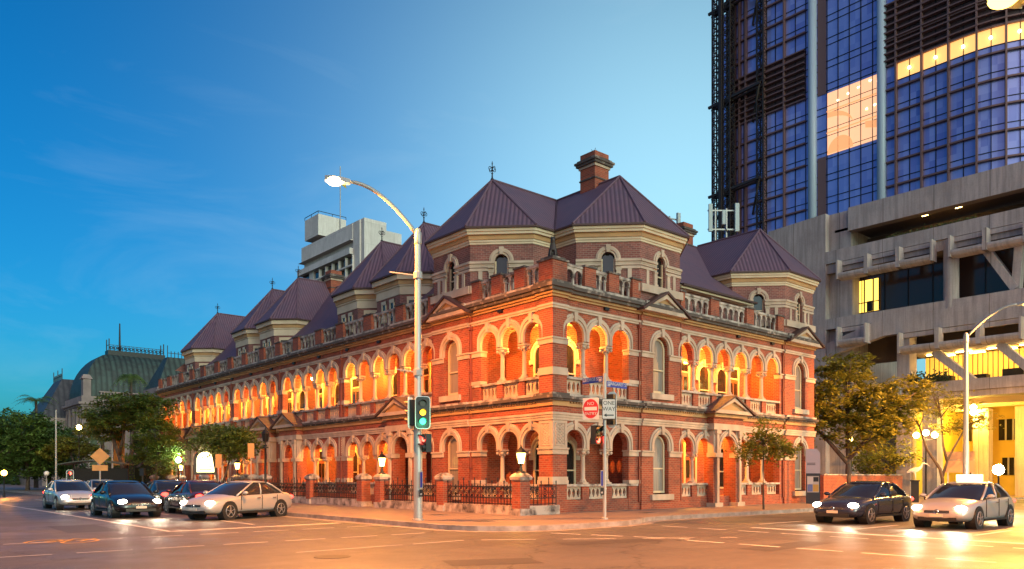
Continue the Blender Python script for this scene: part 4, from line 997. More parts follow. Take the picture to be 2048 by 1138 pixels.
for i, (a, b) in enumerate(zip(outl, outl[1:])):
    t = Vector((b[0]-a[0], b[1]-a[1])).normalized(); n = Vector((t.y, -t.x))      # outward = away from the tower
    if n.x > 0.05 and i < 30: n = -n
    mid = ((a[0]+b[0])/2, (a[1]+b[1])/2); zn = zone(mid)
    gl.quad((*a, Z0), (*b, Z0), (*b, Z1), (*a, Z1))
    def off(p, d): return (p[0]+n.x*d, p[1]+n.y*d)
    for z in FL:
        for zz in (z, z+1.2):
            q = .05; p0, p1 = off(a, .1), off(b, .1)
            mull.prism([(*a, zz-q), (*p0, zz-q), (*p0, zz+q), (*a, zz+q)], [(*b, zz-q), (*p1, zz-q), (*p1, zz+q), (*b, zz+q)])
    p0 = off(a, .12); u = (t.x*.06, t.y*.06)
    mull.prism([(a[0]-u[0], a[1]-u[1], Z0), (a[0]+u[0], a[1]+u[1], Z0), (p0[0]+u[0], p0[1]+u[1], Z0), (p0[0]-u[0], p0[1]-u[1], Z0)], [(a[0]-u[0], a[1]-u[1], Z1), (a[0]+u[0], a[1]+u[1], Z1), (p0[0]+u[0], p0[1]+u[1], Z1), (p0[0]-u[0], p0[1]-u[1], Z1)])
    if zn in 'LR':
        for z in FL:
            q = .13; p0, p1 = off(a, .5), off(b, .5)
            fin_.prism([(*a, z-q), (*p0, z-q), (*p0, z+q), (*a, z+q)], [(*b, z-q), (*p1, z-q), (*p1, z+q), (*b, z+q)])
        if i % 2 == 0:
            p0 = off(a, .75); u = (t.x*.13, t.y*.13)
            fin_.prism([(a[0]-u[0], a[1]-u[1], Z0), (a[0]+u[0], a[1]+u[1], Z0), (p0[0]+u[0], p0[1]+u[1], Z0), (p0[0]-u[0], p0[1]-u[1], Z0)], [(a[0]-u[0], a[1]-u[1], Z1), (a[0]+u[0], a[1]+u[1], Z1), (p0[0]+u[0], p0[1]+u[1], Z1), (p0[0]-u[0], p0[1]-u[1], Z1)])
        za, zb = (69.9, 78.9) if zn == 'L' else (70.0, 80)
        p0, p1 = off(a, .06), off(b, .06)
        BRN[zn].quad((*p0, za), (*p1, za), (*p1, zb), (*p0, zb))
        z = za+.5
        while z < zb:
            p0, p1 = off(a, .8), off(b, .8); q0, q1 = off(a, .2), off(b, .2)
            LOU[zn].prism([(*q0, z-.16), (*p0, z-.1), (*p0, z+.1), (*q0, z+.04)], [(*q1, z-.16), (*p1, z-.1), (*p1, z+.1), (*q1, z+.04)]); z += 1.15
    if zn == 'C':
        p0, p1 = off(a, .07), off(b, .07); li1.quad((*p0, 58.3), (*p1, 58.3), (*p1, 69.2), (*p0, 69.2))
    if zn == 'R' and mid[1]+oy < 32.6:
        p0, p1 = off(a, .07), off(b, .07); li2.quad((*p0, 67.0), (*p1, 67.0), (*p1, 69.7), (*p0, 69.7))
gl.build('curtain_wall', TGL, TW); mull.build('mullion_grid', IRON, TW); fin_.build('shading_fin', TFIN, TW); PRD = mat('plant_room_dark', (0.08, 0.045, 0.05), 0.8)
for k_ in 'LR': LOU[k_].build('plant_room_louvre', TFIN, TW); BRN[k_].build('plant_room_wall', PRD, TW)
at_ = li1.build('lit_atrium_glass', LIT1, TW); li2.build('lit_floor_glass', LIT2, TW)
for y0, y1 in ((48.3, 46.9), (35.9, 34.9)):
    m = MB(); cyy = (y0+y1)/2-oy; m.lathe([(.75, Z0), (.75, Z1)], (-.3, cyy, 0), 14); m.build('white_column', TW_W, TW, True)
m = MB(); m.box(-.15, 0, 45.2-oy, 46.7-oy, Z0, 58.2); m.box(-.15, 0, 45.2-oy, 46.7-oy, 69.3, Z1); m.build('bronze_strip', TFIN, TW)
# stair and balconies of the lit atrium, flat shapes with dimmer glow painted in
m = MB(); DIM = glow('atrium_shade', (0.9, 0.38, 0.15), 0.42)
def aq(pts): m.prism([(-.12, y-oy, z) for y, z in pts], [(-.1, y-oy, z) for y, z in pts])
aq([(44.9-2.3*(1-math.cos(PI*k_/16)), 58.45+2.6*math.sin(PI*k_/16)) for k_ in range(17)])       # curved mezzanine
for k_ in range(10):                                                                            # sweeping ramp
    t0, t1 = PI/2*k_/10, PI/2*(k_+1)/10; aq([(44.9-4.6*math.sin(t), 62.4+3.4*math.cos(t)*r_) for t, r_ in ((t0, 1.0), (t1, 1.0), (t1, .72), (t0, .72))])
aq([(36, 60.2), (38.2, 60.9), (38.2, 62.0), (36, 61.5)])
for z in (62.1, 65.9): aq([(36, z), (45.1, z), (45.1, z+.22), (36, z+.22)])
m.build('atrium_glow_stair', DIM, at_)
m = MB(); sp = glow('spot_glow', (1, .8, .5), 6)
for yy, zz in ((43, 67.3), (41.2, 67.8), (39.4, 68.2), (37.4, 68.6), (36.6, 64.2), (38, 64.0)): m.box(-.16, -.12, yy-.14-oy, yy+.14-oy, zz-.1, zz+.1)
m.build('atrium_spotlight', sp, at_)
for i, (a, b) in enumerate(zip(outl, outl[1:])):
    if zone(a) == 'R' and i % 2 == 1 and a[1]+oy < 32.6: m = MB(); m.ball((a[0]-.2, a[1], 68.2), .24, 8, 5); m.build('floor_spotlight', sp, TW, True)
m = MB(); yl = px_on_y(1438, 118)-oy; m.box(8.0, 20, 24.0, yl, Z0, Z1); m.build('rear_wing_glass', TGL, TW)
# construction hoist mast
HM = thing('hoist_mast', 'dark steel lattice hoist mast standing against the left edge of the glass tower', 'mast', (108.2, 64.5, 0))
def lattice(x, y, w_, z0, z1, name):
    m = MB(); h = w_/2
    for sx in (-1, 1):
        for sy in (-1, 1): m.bar((x+sx*h, y+sy*h, z0), (x+sx*h, y+sy*h, z1), .22)
    z = z0; k_ = 0
    while z < z1-1.2:
        for sx, sy, ex, ey in ((-1, -1, 1, -1), (1, -1, 1, 1), (1, 1, -1, 1), (-1, 1, -1, -1)):
            A, B = ((sx, sy), (ex, ey)) if k_ % 2 else ((ex, ey), (sx, sy))
            m.bar((x+A[0]*h, y+A[1]*h, z), (x+B[0]*h, y+B[1]*h, z+1.2), .12); m.bar((x+A[0]*h, y+A[1]*h, z), (x+B[0]*h, y+B[1]*h, z), .1)
        z += 1.2; k_ += 1
    return m.build(name, BRONZE, HM)
lattice(0, 1.9, 1.5, 26, 98, 'lattice_column'); lattice(0, -.6, 1.5, 26, 98, 'lattice_column'); lattice(1.2, -7, 1.3, 26, 98, 'lattice_column')
m = MB(); m.bar((-.9, .6, 26), (-.9, .6, 98), .5); m.build('rack_rail', BRONZE, HM)
m = MB(); m.bar((.4, 3.1, 26), (.4, 3.1, 98), .35); m.build('pale_guide_rail', TW_W, HM)
for z in (56.6, 74.2, 92.6):
    m = MB(); m.bar((-.6, 3.6, z), (-.3, -7.6, z+.9), .45); m.bar((.4, 3.6, z-.2), (.6, -7.6, z+.7), .35); m.bar((-.3, -7.4, z+.8), (1.6, -4.8, z-5), .3); m.box(-.6, .8, -1.4, 2.8, z-.3, z+.1)
    m.build('tie_arm', BRONZE, HM)

# ================================================================== telecom antennas behind the mansion roof
def antenna(x, y, label, rz):
    t = thing('telecom_antenna_mast', label, 'antenna', (x, y, 0), rz, 'rooftop antenna masts')
    m = MB()
    for u in (-.55, .25): m.tube([(u, 0, 0), (u, 0, 20.8)], .07, 6)
    m.bar((-1.1, 0, 20.65), (1.1, 0, 20.65), .09); m.bar((-1.1, 0, 19.3), (1.1, 0, 19.3), .09)
    m.build('pole', POLE, t)
    for u, w_, z0, z1 in ((-.95, .26, 19.1, 21.05), (0, .22, 19.6, 20.6), (.95, .28, 19.1, 21.1)):
        m = MB(); m.box(u-w_/2, u+w_/2, -.28, -.1, z0, z1); m.build('antenna_panel', mat('antenna_grey', (0.42, 0.46, 0.45), 0.6) if 'antenna_grey' not in MATS else MATS['antenna_grey'], t)
    m = MB(); m.tube([(0, -.1, 19.7), (.2, -.1, 19.3), (.5, 0, 18.6)], .03, 5); m.tube([(.9, -.1, 19.1), (.7, 0, 18.7), (.3, 0, 18.2)], .03, 5); m.build('cable', BLACKP, t)
antenna(*px_depth(1446, 55.5), 'grey antenna mast with three panels in front of the glass tower', RAD(-40))
antenna(*px_depth(1334, 57), 'grey antenna mast standing against the sky behind the corner turret', RAD(-10))

# ================================================================== pale concrete tower far behind the mansion
xw, yw = px_depth(730, 250)
WT = thing('concrete_tower_block', 'pale concrete high-rise with overhanging top floors behind the mansion roofs', 'building', (xw, yw, 0))
TWm = lambda s, d, z: (-d, s, z)
def zpx(y, f): return 1.6+(954-y)*f/1552
def sw(px, d=0.0): return px_on_y(px, xw-d)-yw
def zw_(y, s, d=0.0):
    f_ = 31+_s*(xw-d)+_c*(yw+s); return zpx(y, f_)
xr_ = px_on_x(803, yw)-xw
SA, SB = sw(708, .3), sw(606, .3); WE = SB
Zt = zw_(447, SA); m = MB(); m.box(0.2, xr_, 0, WE, 0, zw_(451, 0)); m.build('shaft', CONC_L, WT)
m = MB(TWm); m.box(0.05, SA, -8, .25, 0, Zt+.3); m.box(2.2, SA, .2, .7, 0, Zt+.1); m.build('stair_shaft', CONC_L, WT)
zf = zw_(479, SA); zr_ = zw_(497, SA); zo = zw_(509, SA)
m = MB(TWm); m.box(SA+.02, WE, -8, .9, zf, Zt); m.prism([(SA+.02, .9, zf), (SA+.02, 1.8, zf-.4), (SA+.02, -1, zf-.4), (SA+.02, -1, zf)], [(WE+1, .9, zf), (WE+1, 1.8, zf-.4), (WE+1, -1, zf-.4), (WE+1, -1, zf)]); m.build('top_fascia', CONC_L, WT)
m = MB(TWm); m.box(SA+.02, WE+1.4, -1, 1.9, zo, zr_); m.build('balcony_band', CONC_L, WT)
m = MB(TWm); m.box(SA+.02, WE-.5, -3, -.6, zr_, zf); m.m = 1
for i in range(5): q = SA+2+i*4.4; m.box(q, q+2.2, -.6, -.5, zr_+.1, zf-.9)
m.build('recessed_floor', [mat('brown_recess', (0.16, 0.06, 0.035), 0.7), DARKGLASS], WT)
P_ = (WE-SA)/8.0
for i in range(8):
    for j in range(8):
        if i >= 6 and j >= 0: continue
        s_ = SA+1.6+i*P_*1.0; z = zo-.4-j*3.55
        m = MB(TWm); w2 = P_*.5; m.box(s_-w2, s_-w2+.35, .25, 1.3, z-3.0, z); m.box(s_-w2, s_+w2, .25, 1.45, z-3.55, z-3.0); m.m = 1; m.quad((s_-w2, .28, z-3.0), (s_+w2, .28, z-3.0), (s_+w2, .28, z), (s_-w2, .28, z))
        m.build('window_bay', [CONC_L, DARKGLASS], WT)
m = MB(TWm); m.box(SA+P_*6.1, SA+P_*6.8, .1, .6, 20, zo); m.build('blank_panel', CONC_L, WT)
m = MB(TWm); m.box(SA+P_*6.8, WE, .0, .3, 20, zo); m.build('dark_strip', DARKGLASS, WT)
# roof box with flagpole
hb = sw(636.5, -4); hx2 = px_on_x(692, yw+hb)-xw; he = sw(609.6, -4); zb1, zb0 = zw_(427, hb, -4), zw_(469, hb, -4)
m = MB(); m.box(4, hx2, hb, he, zb0, zb1); m.build('roof_box', CONC_L, WT)
m = MB(); m.box(7, hx2-2, hb+1, he-4, Zt-1, zb0); m.build('roof_box_stem', MATS['brown_recess'], WT)
fp = px_on_x(680.5, yw+hb-.4)-xw
m = MB(); m.tube([(fp, hb-.4, zb0+4), (fp, hb-.4, zb0+27)], .22, 6); m.build('flagpole', POLE, WT)
m = MB(); z = zb0+21; m.prism([(fp+.1, hb-.45, z+1.2), (fp+2.2, hb-.45, z-.3), (fp+2.6, hb-.45, z-1.6), (fp+.1, hb-.45, z-.6)], [(fp+.1, hb-.35, z+1.2), (fp+2.2, hb-.35, z-.3), (fp+2.6, hb-.35, z-1.6), (fp+.1, hb-.35, z-.6)]); m.build('flag', mat('yellow_flag', (0.5, 0.35, 0.03), 0.8), WT)
m = MB()
for a_, b_ in (((4, hb), (hx2, hb)), ((4, hb), (4, he))): m.bar((*a_, zb1+1.0), (*b_, zb1+1.0), .18)
for p in ((4, hb), (4+(hx2-4)*.5, hb), (hx2, hb), (4, (hb+he)/2), (4, he)): m.bar((*p, zb1), (*p, zb1+1), .15)
m.build('roof_railing', IRON, WT)
m = MB(); q = px_on_x(767, yw)-xw; m.box(q, q+2.4, -.12, 0.25, zw_(498, 0), zw_(489, 0)); m.build('vent', BRONZE, WT)

# ================================================================== domed stone building at the end of the street
px0, py0 = 6.5, 112.0
PB = thing('domed_stone_building', 'old stone public building with a ribbed green copper dome and iron roof cresting', 'building', (px0, py0, 0))
PSTONE = mat('grey_pink_stone', (0.34, 0.25, 0.22), 0.85, var=(0.22, 0.16, 0.145), scale=0.5, detail=8)
COPPER = ribbed_mat('green_copper_roof', (0.055, 0.085, 0.07), (0.018, 0.024, 0.02), 0.8, 0.6, 0.1, (0.035, 0.04, 0.034))
W_, D_ = 18.5, 11.6
zc = 13.5
m = MB(); m.box(0, W_, 0, D_, 0, zc-.9); m.box(-.25, W_+.25, -.25, D_+.25, zc-.9, zc-.6); m.box(-.6, W_+.6, -.6, D_+.6, zc-.6, zc-.25); m.box(-.1, W_+.1, -.1, D_+.1, zc-.25, zc+.7)
m.box(-.2, W_+.2, -.2, D_+.2, 4.6, 5.0); m.box(-.2, W_+.2, -.2, D_+.2, 9.0, 9.3)
m.build('stone_block', PSTONE, PB)
for face in (0, 1):
    T_ = (lambda s, d, z: (s, -d, z)) if face == 0 else (lambda s, d, z: (-d, s, z))
    n = 6 if face == 0 else 4; FL_ = W_ if face == 0 else D_
    for i in range(n):
        s = 1.6+i*(FL_-3.2)/(n-1)
        for z0, z1 in ((1.2, 3.6), (5.6, 7.9), (9.7, 11.6)):
            m = MB(T_); m.box(s-.75, s-.5, 0, .12, z0-.1, z1); m.box(s+.5, s+.75, 0, .12, z0-.1, z1); m.box(s-.8, s+.8, 0, .18, z0-.3, z0-.1)
            pts = [(s-.75*math.cos(PI*k_/8), z1+.75*math.sin(PI*k_/8)) for k_ in range(9)]+[(s+.5*math.cos(PI*k_/8), z1+.5*math.sin(PI*k_/8)) for k_ in range(9)]
            m.ext_sz(pts, 0, .12); m.m = 1
            m.ext_sz([(s-.5, z0-.1), (s+.5, z0-.1), (s+.5, z1)]+[(s+.5*math.cos(PI*k_/8), z1+.5*math.sin(PI*k_/8)) for k_ in range(1, 8)]+[(s-.5, z1)], .005, .03)
            m.build('window', [PSTONE, DARKGLASS], PB)
        m = MB(T_); 
        if i < n-1:
            sp_ = s+(FL_-3.2)/(n-1)/2; m.box(sp_-.25, sp_+.25, 0, .2, .2, zc-.95); m.build('pilaster', PSTONE, PB)
# curved mansard dome
m = MB(); N = 10; x0, x1, y0, y1 = .4, W_-.4, .4, D_-.4
lv = []
for k_ in range(N+1):
    t = PI/2*k_/N; ins = (1-math.cos(t))*4.9; z = zc+.6+math.sin(t)*7.6
    lv.append([(x0+ins, y0+ins, z), (x1-ins, y0+ins, z), (x1-ins, y1-ins, z), (x0+ins, y1-ins, z)])
for A, B in zip(lv, lv[1:]):
    for k_ in range(4): m.quad(A[k_], A[(k_+1) % 4], B[(k_+1) % 4], B[k_])
m.quad(*lv[-1]); m.build('copper_dome', COPPER, PB, recalc=True)
zt = zc+.6+7.6
m = MB(); a0, a1, b0, b1 = 5.0, W_-5.0, 5.0, D_-5.0; m.box(a0-.2, a1+.2, b0-.2, b1+.2, zt-.1, zt+.7)
for k_ in range(15):
    q = a0+(a1-a0)*k_/14
    for p in ((q, b0), (q, b1)):
        m.bar((*p, zt+.7), (*p, zt+1.6), .09); 
    if k_ < 14:
        q2 = q+(a1-a0)/28; m.torus((q2, b0, zt+1.15), .22, .05, (1, 0, 0), (0, 0, 1), 8, 4)
for p in ((a0, b0), (a1, b0), (a0, b1), (a1, b1)): m.bar((*p, zt+.5), (*p, zt+2.6), .14)
m.bar((a0, b0, zt+1.6), (a1, b0, zt+1.6), .07); m.bar((a0, b0, zt+1.6), (a0, b1, zt+1.6), .07)
m.build('roof_cresting', IRON, PB)
m = MB(); m.tube([(a0+1.8, b0+.8, zt), (a0+1.8, b0+.8, zt+2.2), (a0+1.8, b0+.8, zt+5.4)], [.22, .16, .1], 6); m.build('flagpole', IRON, PB)
m = MB(); m.box(.2, 1.3, .2, 1.6, zc+.7, zc+3.4); m.prism([(0, 0, zc+3.4), (1.5, 0, zc+3.4), (1.5, 1.8, zc+3.4), (0, 1.8, zc+3.4)], [(.3, .5, zc+4.1), (1.2, .5, zc+4.1), (1.2, 1.3, zc+4.1), (.3, 1.3, zc+4.1)]); m.build('corner_dormer', PSTONE, PB)
m = MB(lambda s, d, z: (s, -d, z))
for i in range(16): m.box(2.6+i*.45, 2.8+i*.45, -.05, .1, zc+.72, zc+1.4)
m.box(2.4, 10, -.1, .15, zc+1.4, zc+1.6); m.build('roof_balustrade', PSTONE, PB)
# lower wings: one behind with a slate mansard, and a nearer pavilion with a hipped copper roof
ex = -3.6
m = MB(); m.box(ex+.2, 14, D_, D_+24, 0, 10.4); m.box(ex, 14.4, D_+.3, D_+24, 10.4, 11.4); m.build('rear_wing', PSTONE, PB)
SLATE = ribbed_mat('dark_slate_roof', (0.075, 0.07, 0.075), (0.03, 0.03, 0.035), 0.9, 0.6)
m = MB(); B = [(ex+.1, D_+1, 11.4), (14, D_+1, 11.4), (14, D_+16, 11.4), (ex+.1, D_+16, 11.4)]; Tp = [(ex+4, D_+5, 18.4), (10, D_+5, 18.4), (10, D_+12, 18.4), (ex+4, D_+12, 18.4)]
for k_ in range(4): m.quad(B[k_], B[(k_+1) % 4], Tp[(k_+1) % 4], Tp[k_])
m.quad(*Tp); m.build('mansard_roof', SLATE, PB)
m = MB()
for k_ in range(9): m.bar((ex+4, D_+5+7*k_/8, 18.4), (ex+4, D_+5+7*k_/8, 19.4 if k_ % 4 else 20.2), .12)
m.bar((ex+4, D_+5, 19.0), (ex+4, D_+12, 19.0), .1); m.build('roof_cresting', IRON, PB)
m = MB(); m.box(ex-.1, ex+.3, D_+1, D_+12, 7.6, 10.0); m.build('lit_upper_gallery', glow('gallery_glow', (1, .36, .04), 0.6), PB)
gx, gy = px_depth(318, 112); gx -= px0; gy -= py0; zb = 14.6; zt2 = 19.4
m = MB(); m.box(gx, gx+9, gy, gy+6.5, 0, zb-.8); m.box(gx-.3, gx+9.3, gy-.3, gy+6.8, zb-.8, zb); m.build('front_pavilion', PSTONE, PB)
m = MB(); B = [(gx-.2, gy-.2, zb), (gx+9.2, gy-.2, zb), (gx+9.2, gy+6.7, zb), (gx-.2, gy+6.7, zb)]; Tp = [(gx+1.9, gy+2.4, zt2), (gx+7, gy+2.4, zt2), (gx+7, gy+4.2, zt2), (gx+1.9, gy+4.2, zt2)]
for k_ in range(4): m.quad(B[k_], B[(k_+1) % 4], Tp[(k_+1) % 4], Tp[k_])
m.quad(*Tp); m.build('hipped_copper_roof', COPPER, PB)
m = MB()
for k_ in range(11): q = gx+1.9+5.1*k_/10; m.bar((q, gy+2.4, zt2), (q, gy+2.4, zt2+(.9 if k_ % 5 else 1.7)), .09)
m.bar((gx+1.9, gy+2.4, zt2+.6), (gx+7, gy+2.4, zt2+.6), .08); m.build('roof_cresting', IRON, PB)
# ================================================================== fence in front of the mansion
FE = thing('garden_fence', 'brick and iron fence with lantern posts along the mansion front garden', 'fence', (-2, 0, 0))
TF = lambda s, d, z: (-d, s, z)
POSTS = [(-.35, 1), (4.6, 0), (9.67, 1), (11.41, 0), (17.0, 0), (23.2, 0), (24.9, 0), (26.2, 0), (27.6, 1), (33.8, 0), (38.8, 1), (41.2, 0), (45.5, 0), (50.5, 0)]
GLOWL = glow('lantern_glow', (1.0, 0.62, 0.16), 9)
def lantern_at(x, y, z, lit, parent, sc_=1.0):
    m = MB(); m.lathe([(.2, z), (.17, z+.06), (.08, z+.1), (.05, z+.2), (.045, z+.32), (.09, z+.34), (.11, z+.37)], (x, y, 0), 8)
    r0, r1 = .13*sc_, .2*sc_
    for k_ in range(6):
        a = PI/3*k_; m.bar((x+r0*math.cos(a), y+r0*math.sin(a), z+.37), (x+r1*math.cos(a), y+r1*math.sin(a), z+.37+.4*sc_), .016)
    zt = z+.37+.4*sc_; m.lathe([(r1+.04, zt), (r1+.03, zt+.03), (.1*sc_, zt+.16*sc_), (.05, zt+.2*sc_), (.05, zt+.24*sc_), (.01, zt+.32*sc_)], (x, y, 0), 6)
    o = m.build('lantern', IRON, parent)
    m = MB(); m.lathe([(r0-.02, z+.375), (r1-.02, zt-.01)], (x, y, 0), 6)
    gp = m.build('lantern_pane', GLOWL if lit else DARKGLASS, o)
    return gp, zt
for s, lit in POSTS:
    m = MB(); m.box(-.24, .24, s-.24, s+.24, .1, 1.42); m.m = 1
    m.lathe([(.27, 1.42), (.42, 1.5), (.44, 1.6), (.36, 1.68), (.3, 1.72), (.14, 1.78)], (0, s, 0), 4, PI/4); m.box(-.3, .3, s-.3, s+.3, .1, .4)
    m.build('post', [BRICK, STONE_W], FE)
    if lit:
        gp, zt = lantern_at(0, s, 1.74, True, FE)
        lamp('lantern_light', (-.34, s-.1, 2.4), 26, WARM, FE, .12)
def iron_span(a, b, axis=0):
    L = math.dist(a, b); t = ((b[0]-a[0])/L, (b[1]-a[1])/L); P = lambda u, z: (a[0]+t[0]*u, a[1]+t[1]*u, z)
    m = MB(); n = max(2, int(L/.36)); p = L/n
    for z in (.55, .78, 1.22): m.bar(P(0, z), P(L, z), .035)
    for i in range(n+1):
        u = min(L, p*i); top = 1.5 if i % 2 else 1.38
        m.bar(P(u, .5), P(u, top), .026); m.lathe([(.005, 0), (.035, .04), (.005, .12)], P(u, top-.02), 5)
        if i < n:
            c = u+p/2
            m.torus(P(c, 1.0), .125, .018, (*t, 0), (0, 0, 1), 12, 4); m.torus(P(c, 1.0), .055, .018, (*t, 0), (0, 0, 1), 8, 4)
            for q in (-.1, .1): m.bar(P(c+q*.9, .8), P(c, .9), .02); m.bar(P(c+q*.9, 1.2), P(c, 1.1), .02)
            m.bar(P(c, .5), P(c, .88), .022); m.bar(P(c, 1.12), P(c, 1.3), .022)
    return m.build('iron_railing', IRON, FE)
for (a, _), (b, _2) in zip(POSTS, POSTS[1:]):
    if (a, b) in ((9.67, 11.41), (24.9, 26.2), (23.2, 24.9), (26.2, 27.6), (38.8, 41.2)): continue
    iron_span((0, a+.25), (0, b-.25)); pl = MB(); pl.box(-.2, .2, a+.24, b-.24, .1, .5); pl.build('plinth', STONE_W, FE)
iron_span((.25, -.35), (1.85, -.35)); pl = MB(); pl.box(.24, 1.86, -.55, -.15, .1, .5); pl.build('plinth', STONE_W, FE)

# ================================================================== trees
BARK = mat('bark', (0.13, 0.085, 0.06), 0.9, var=(0.07, 0.045, 0.035), scale=8, stretch=(1, 1, .3), bump=.3, bscale=30)
LEAF_G = leaf_mat('green_leaf', (0.19, 0.22, 0.03), (0.075, 0.115, 0.02))
LEAF_Y = leaf_mat('olive_leaf', (0.35, 0.31, 0.035), (0.15, 0.14, 0.022), 1.4)
LEAF_D = leaf_mat('dark_leaf', (0.17, 0.24, 0.04), (0.065, 0.11, 0.022), .5)
def tree(name, label, loc, lobes, leaf, size, n_clump, n_leaf, trunk, group=None, seed=1, tr=.14, spread=.42, cat='tree', flat=.55):
    """lobes: (dx, dy, z, rx, ry, rz); trunk: list of stems, each a list of points relative to loc"""
    r = random.Random(seed); t = thing(name, label, cat, (*loc, 0), 0, group)
    m = MB()
    for stem in trunk:
        n = len(stem); m.tube(stem, [tr*(1-.55*i/(n-1))*(1 if stem[0][2] < .5 else .7) for i in range(n)], 8)
    tips = [s[-1] for s in trunk]
    for lb in lobes:
        base = min(tips, key=lambda q: math.dist(q, lb[:3]))
        for j in range(4):
            e = [lb[k_]+r.uniform(-.65, .65)*lb[3+k_] for k_ in range(3)]
            mid = [(base[k_]+e[k_])/2+r.uniform(-.15, .15) for k_ in range(3)]; mid[2] += .1
            m.tube([base, mid, e], [tr*.38, tr*.22, tr*.07], 5)
    m.build('trunk', BARK, t, True)
    c = MB(); vol = [lb[3]*lb[4]*lb[5] for lb in lobes]
    for _ in range(n_clump):
        lb = r.choices(lobes, vol)[0]
        while True:
            q = [r.uniform(-1, 1) for _k in range(3)]; L = math.sqrt(sum(x*x for x in q))
            if .25 < L < 1 and r.random() < L**1.3: break
        wob = 1+.22*math.sin(q[0]*5+lb[0]*3+seed)*math.cos(q[1]*4+q[2]*6)
        cx, cy, cz = (lb[k_]+q[k_]*lb[3+k_]*wob for k_ in range(3))
        cr = spread*r.uniform(.6, 1.25)
        for _l in range(n_leaf):
            x = cx+r.gauss(0, cr*.5); y = cy+r.gauss(0, cr*.5); z = cz+r.gauss(0, cr*.5*flat)
            a = r.uniform(0, 2*PI); tl = r.uniform(-.8, .5); s = size*r.uniform(.65, 1.35)
            d = Vector((math.cos(a)*math.cos(tl), math.sin(a)*math.cos(tl), math.sin(tl))); u = Vector((-math.sin(a), math.cos(a), r.uniform(-.6, .6))).normalized()
            p = Vector((x, y, z))
            c.quad(tuple(p-d*s), tuple(p+u*s*.42), tuple(p+d*s), tuple(p-u*s*.42))
    c.build('crown', leaf, t, recalc=False); return t
# big olive tree by the concrete building
tx = px_depth(1697, 47)
tree('street_tree', 'broad olive-green street tree between the mansion end and the concrete building', tx,
     [(0, .6, 6.6, 2.2, 2.2, 1.6), (-1.1, 2.0, 5.4, 1.9, 1.9, 1.4), (.9, -1.3, 5.6, 2.0, 1.9, 1.4), (1.4, -2.7, 6.4, 1.6, 1.6, 1.0), (.2, .1, 8.2, 1.6, 1.6, 1.0), (-1.6, 1.6, 6.6, 1.3, 1.3, 1.0), (.4, -.5, 4.2, 1.9, 2.0, 1.1), (-1.7, 2.6, 4.2, 1.3, 1.3, .9), (1.0, -2.2, 4.6, 1.2, 1.2, .8)],
     LEAF_Y, .16, 620, 28, [[(0, 0, 0), (.05, .05, 1.3), (0, 0, 2.6), (.1, .1, 3.6), (0, .1, 5.2)], [(0, 0, 2.4), (-.6, .8, 3.6), (-.9, 1.6, 4.6)], [(0, 0, 2.7), (.6, -.9, 3.9), (.9, -1.5, 5.2)]], seed=3, tr=.22)
tx = px_depth(1760, 51)
tree('understorey_tree', 'small dark bushy tree behind the low brick wall', tx, [(0, 0, 2.6, 1.6, 1.6, 1.0), (.8, -1, 3.2, 1.1, 1.1, .8), (-.6, .8, 2.4, 1, 1, .8)], LEAF_Y, .13, 120, 22, [[(0, 0, 0), (.1, 0, .9), (.3, -.2, 2.2)], [(0, 0, .6), (-.4, .4, 1.9)]], seed=5, tr=.09)
tx = px_depth(1885, 49)
tree('sparse_tree', 'slender sparse tree with forked bare trunk in front of the yellow undercroft', tx,
     [(0, .2, 6.2, 1.5, 1.5, .8), (.7, -1.2, 5.4, 1.2, 1.2, .8), (-.8, 1.2, 5.6, 1.2, 1.2, .8), (.3, -.4, 4.8, 1.2, 1.2, .5), (1.4, -2.0, 5.0, .8, .8, .6), (-.2, .6, 7.3, .8, .8, .5)],
     LEAF_Y, .11, 190, 15, [[(0, 0, 0), (0, 0, 1.5), (-.1, .1, 2.1), (-.4, .8, 3.4), (-.7, 1.1, 4.8)], [(0, 0, 1.6), (.2, -.2, 2.6), (.4, -.5, 3.4), (.8, -1.0, 4.6)], [(.2, -.2, 2.6), (.1, .0, 3.6), (.05, .1, 5.4)]], seed=8, tr=.13)
sx_ = px_on_x(1527, -3.5)
tree('young_tree', 'thin young street tree with orange-tinged leaves at the kerb before the mansion', (sx_, -3.5),
     [(0, 0, 3.0, .85, .85, .6), (-.4, .5, 2.6, .7, .7, .5), (.4, -.5, 2.7, .75, .75, .5), (.1, -.1, 3.7, .55, .55, .55), (.8, -.7, 2.9, .5, .5, .35)],
     LEAF_Y, .105, 120, 22, [[(0, 0, .15), (.02, .02, 1.0), (0, .02, 1.9), (.04, 0, 3.2)]], seed=11, tr=.055, spread=.34)
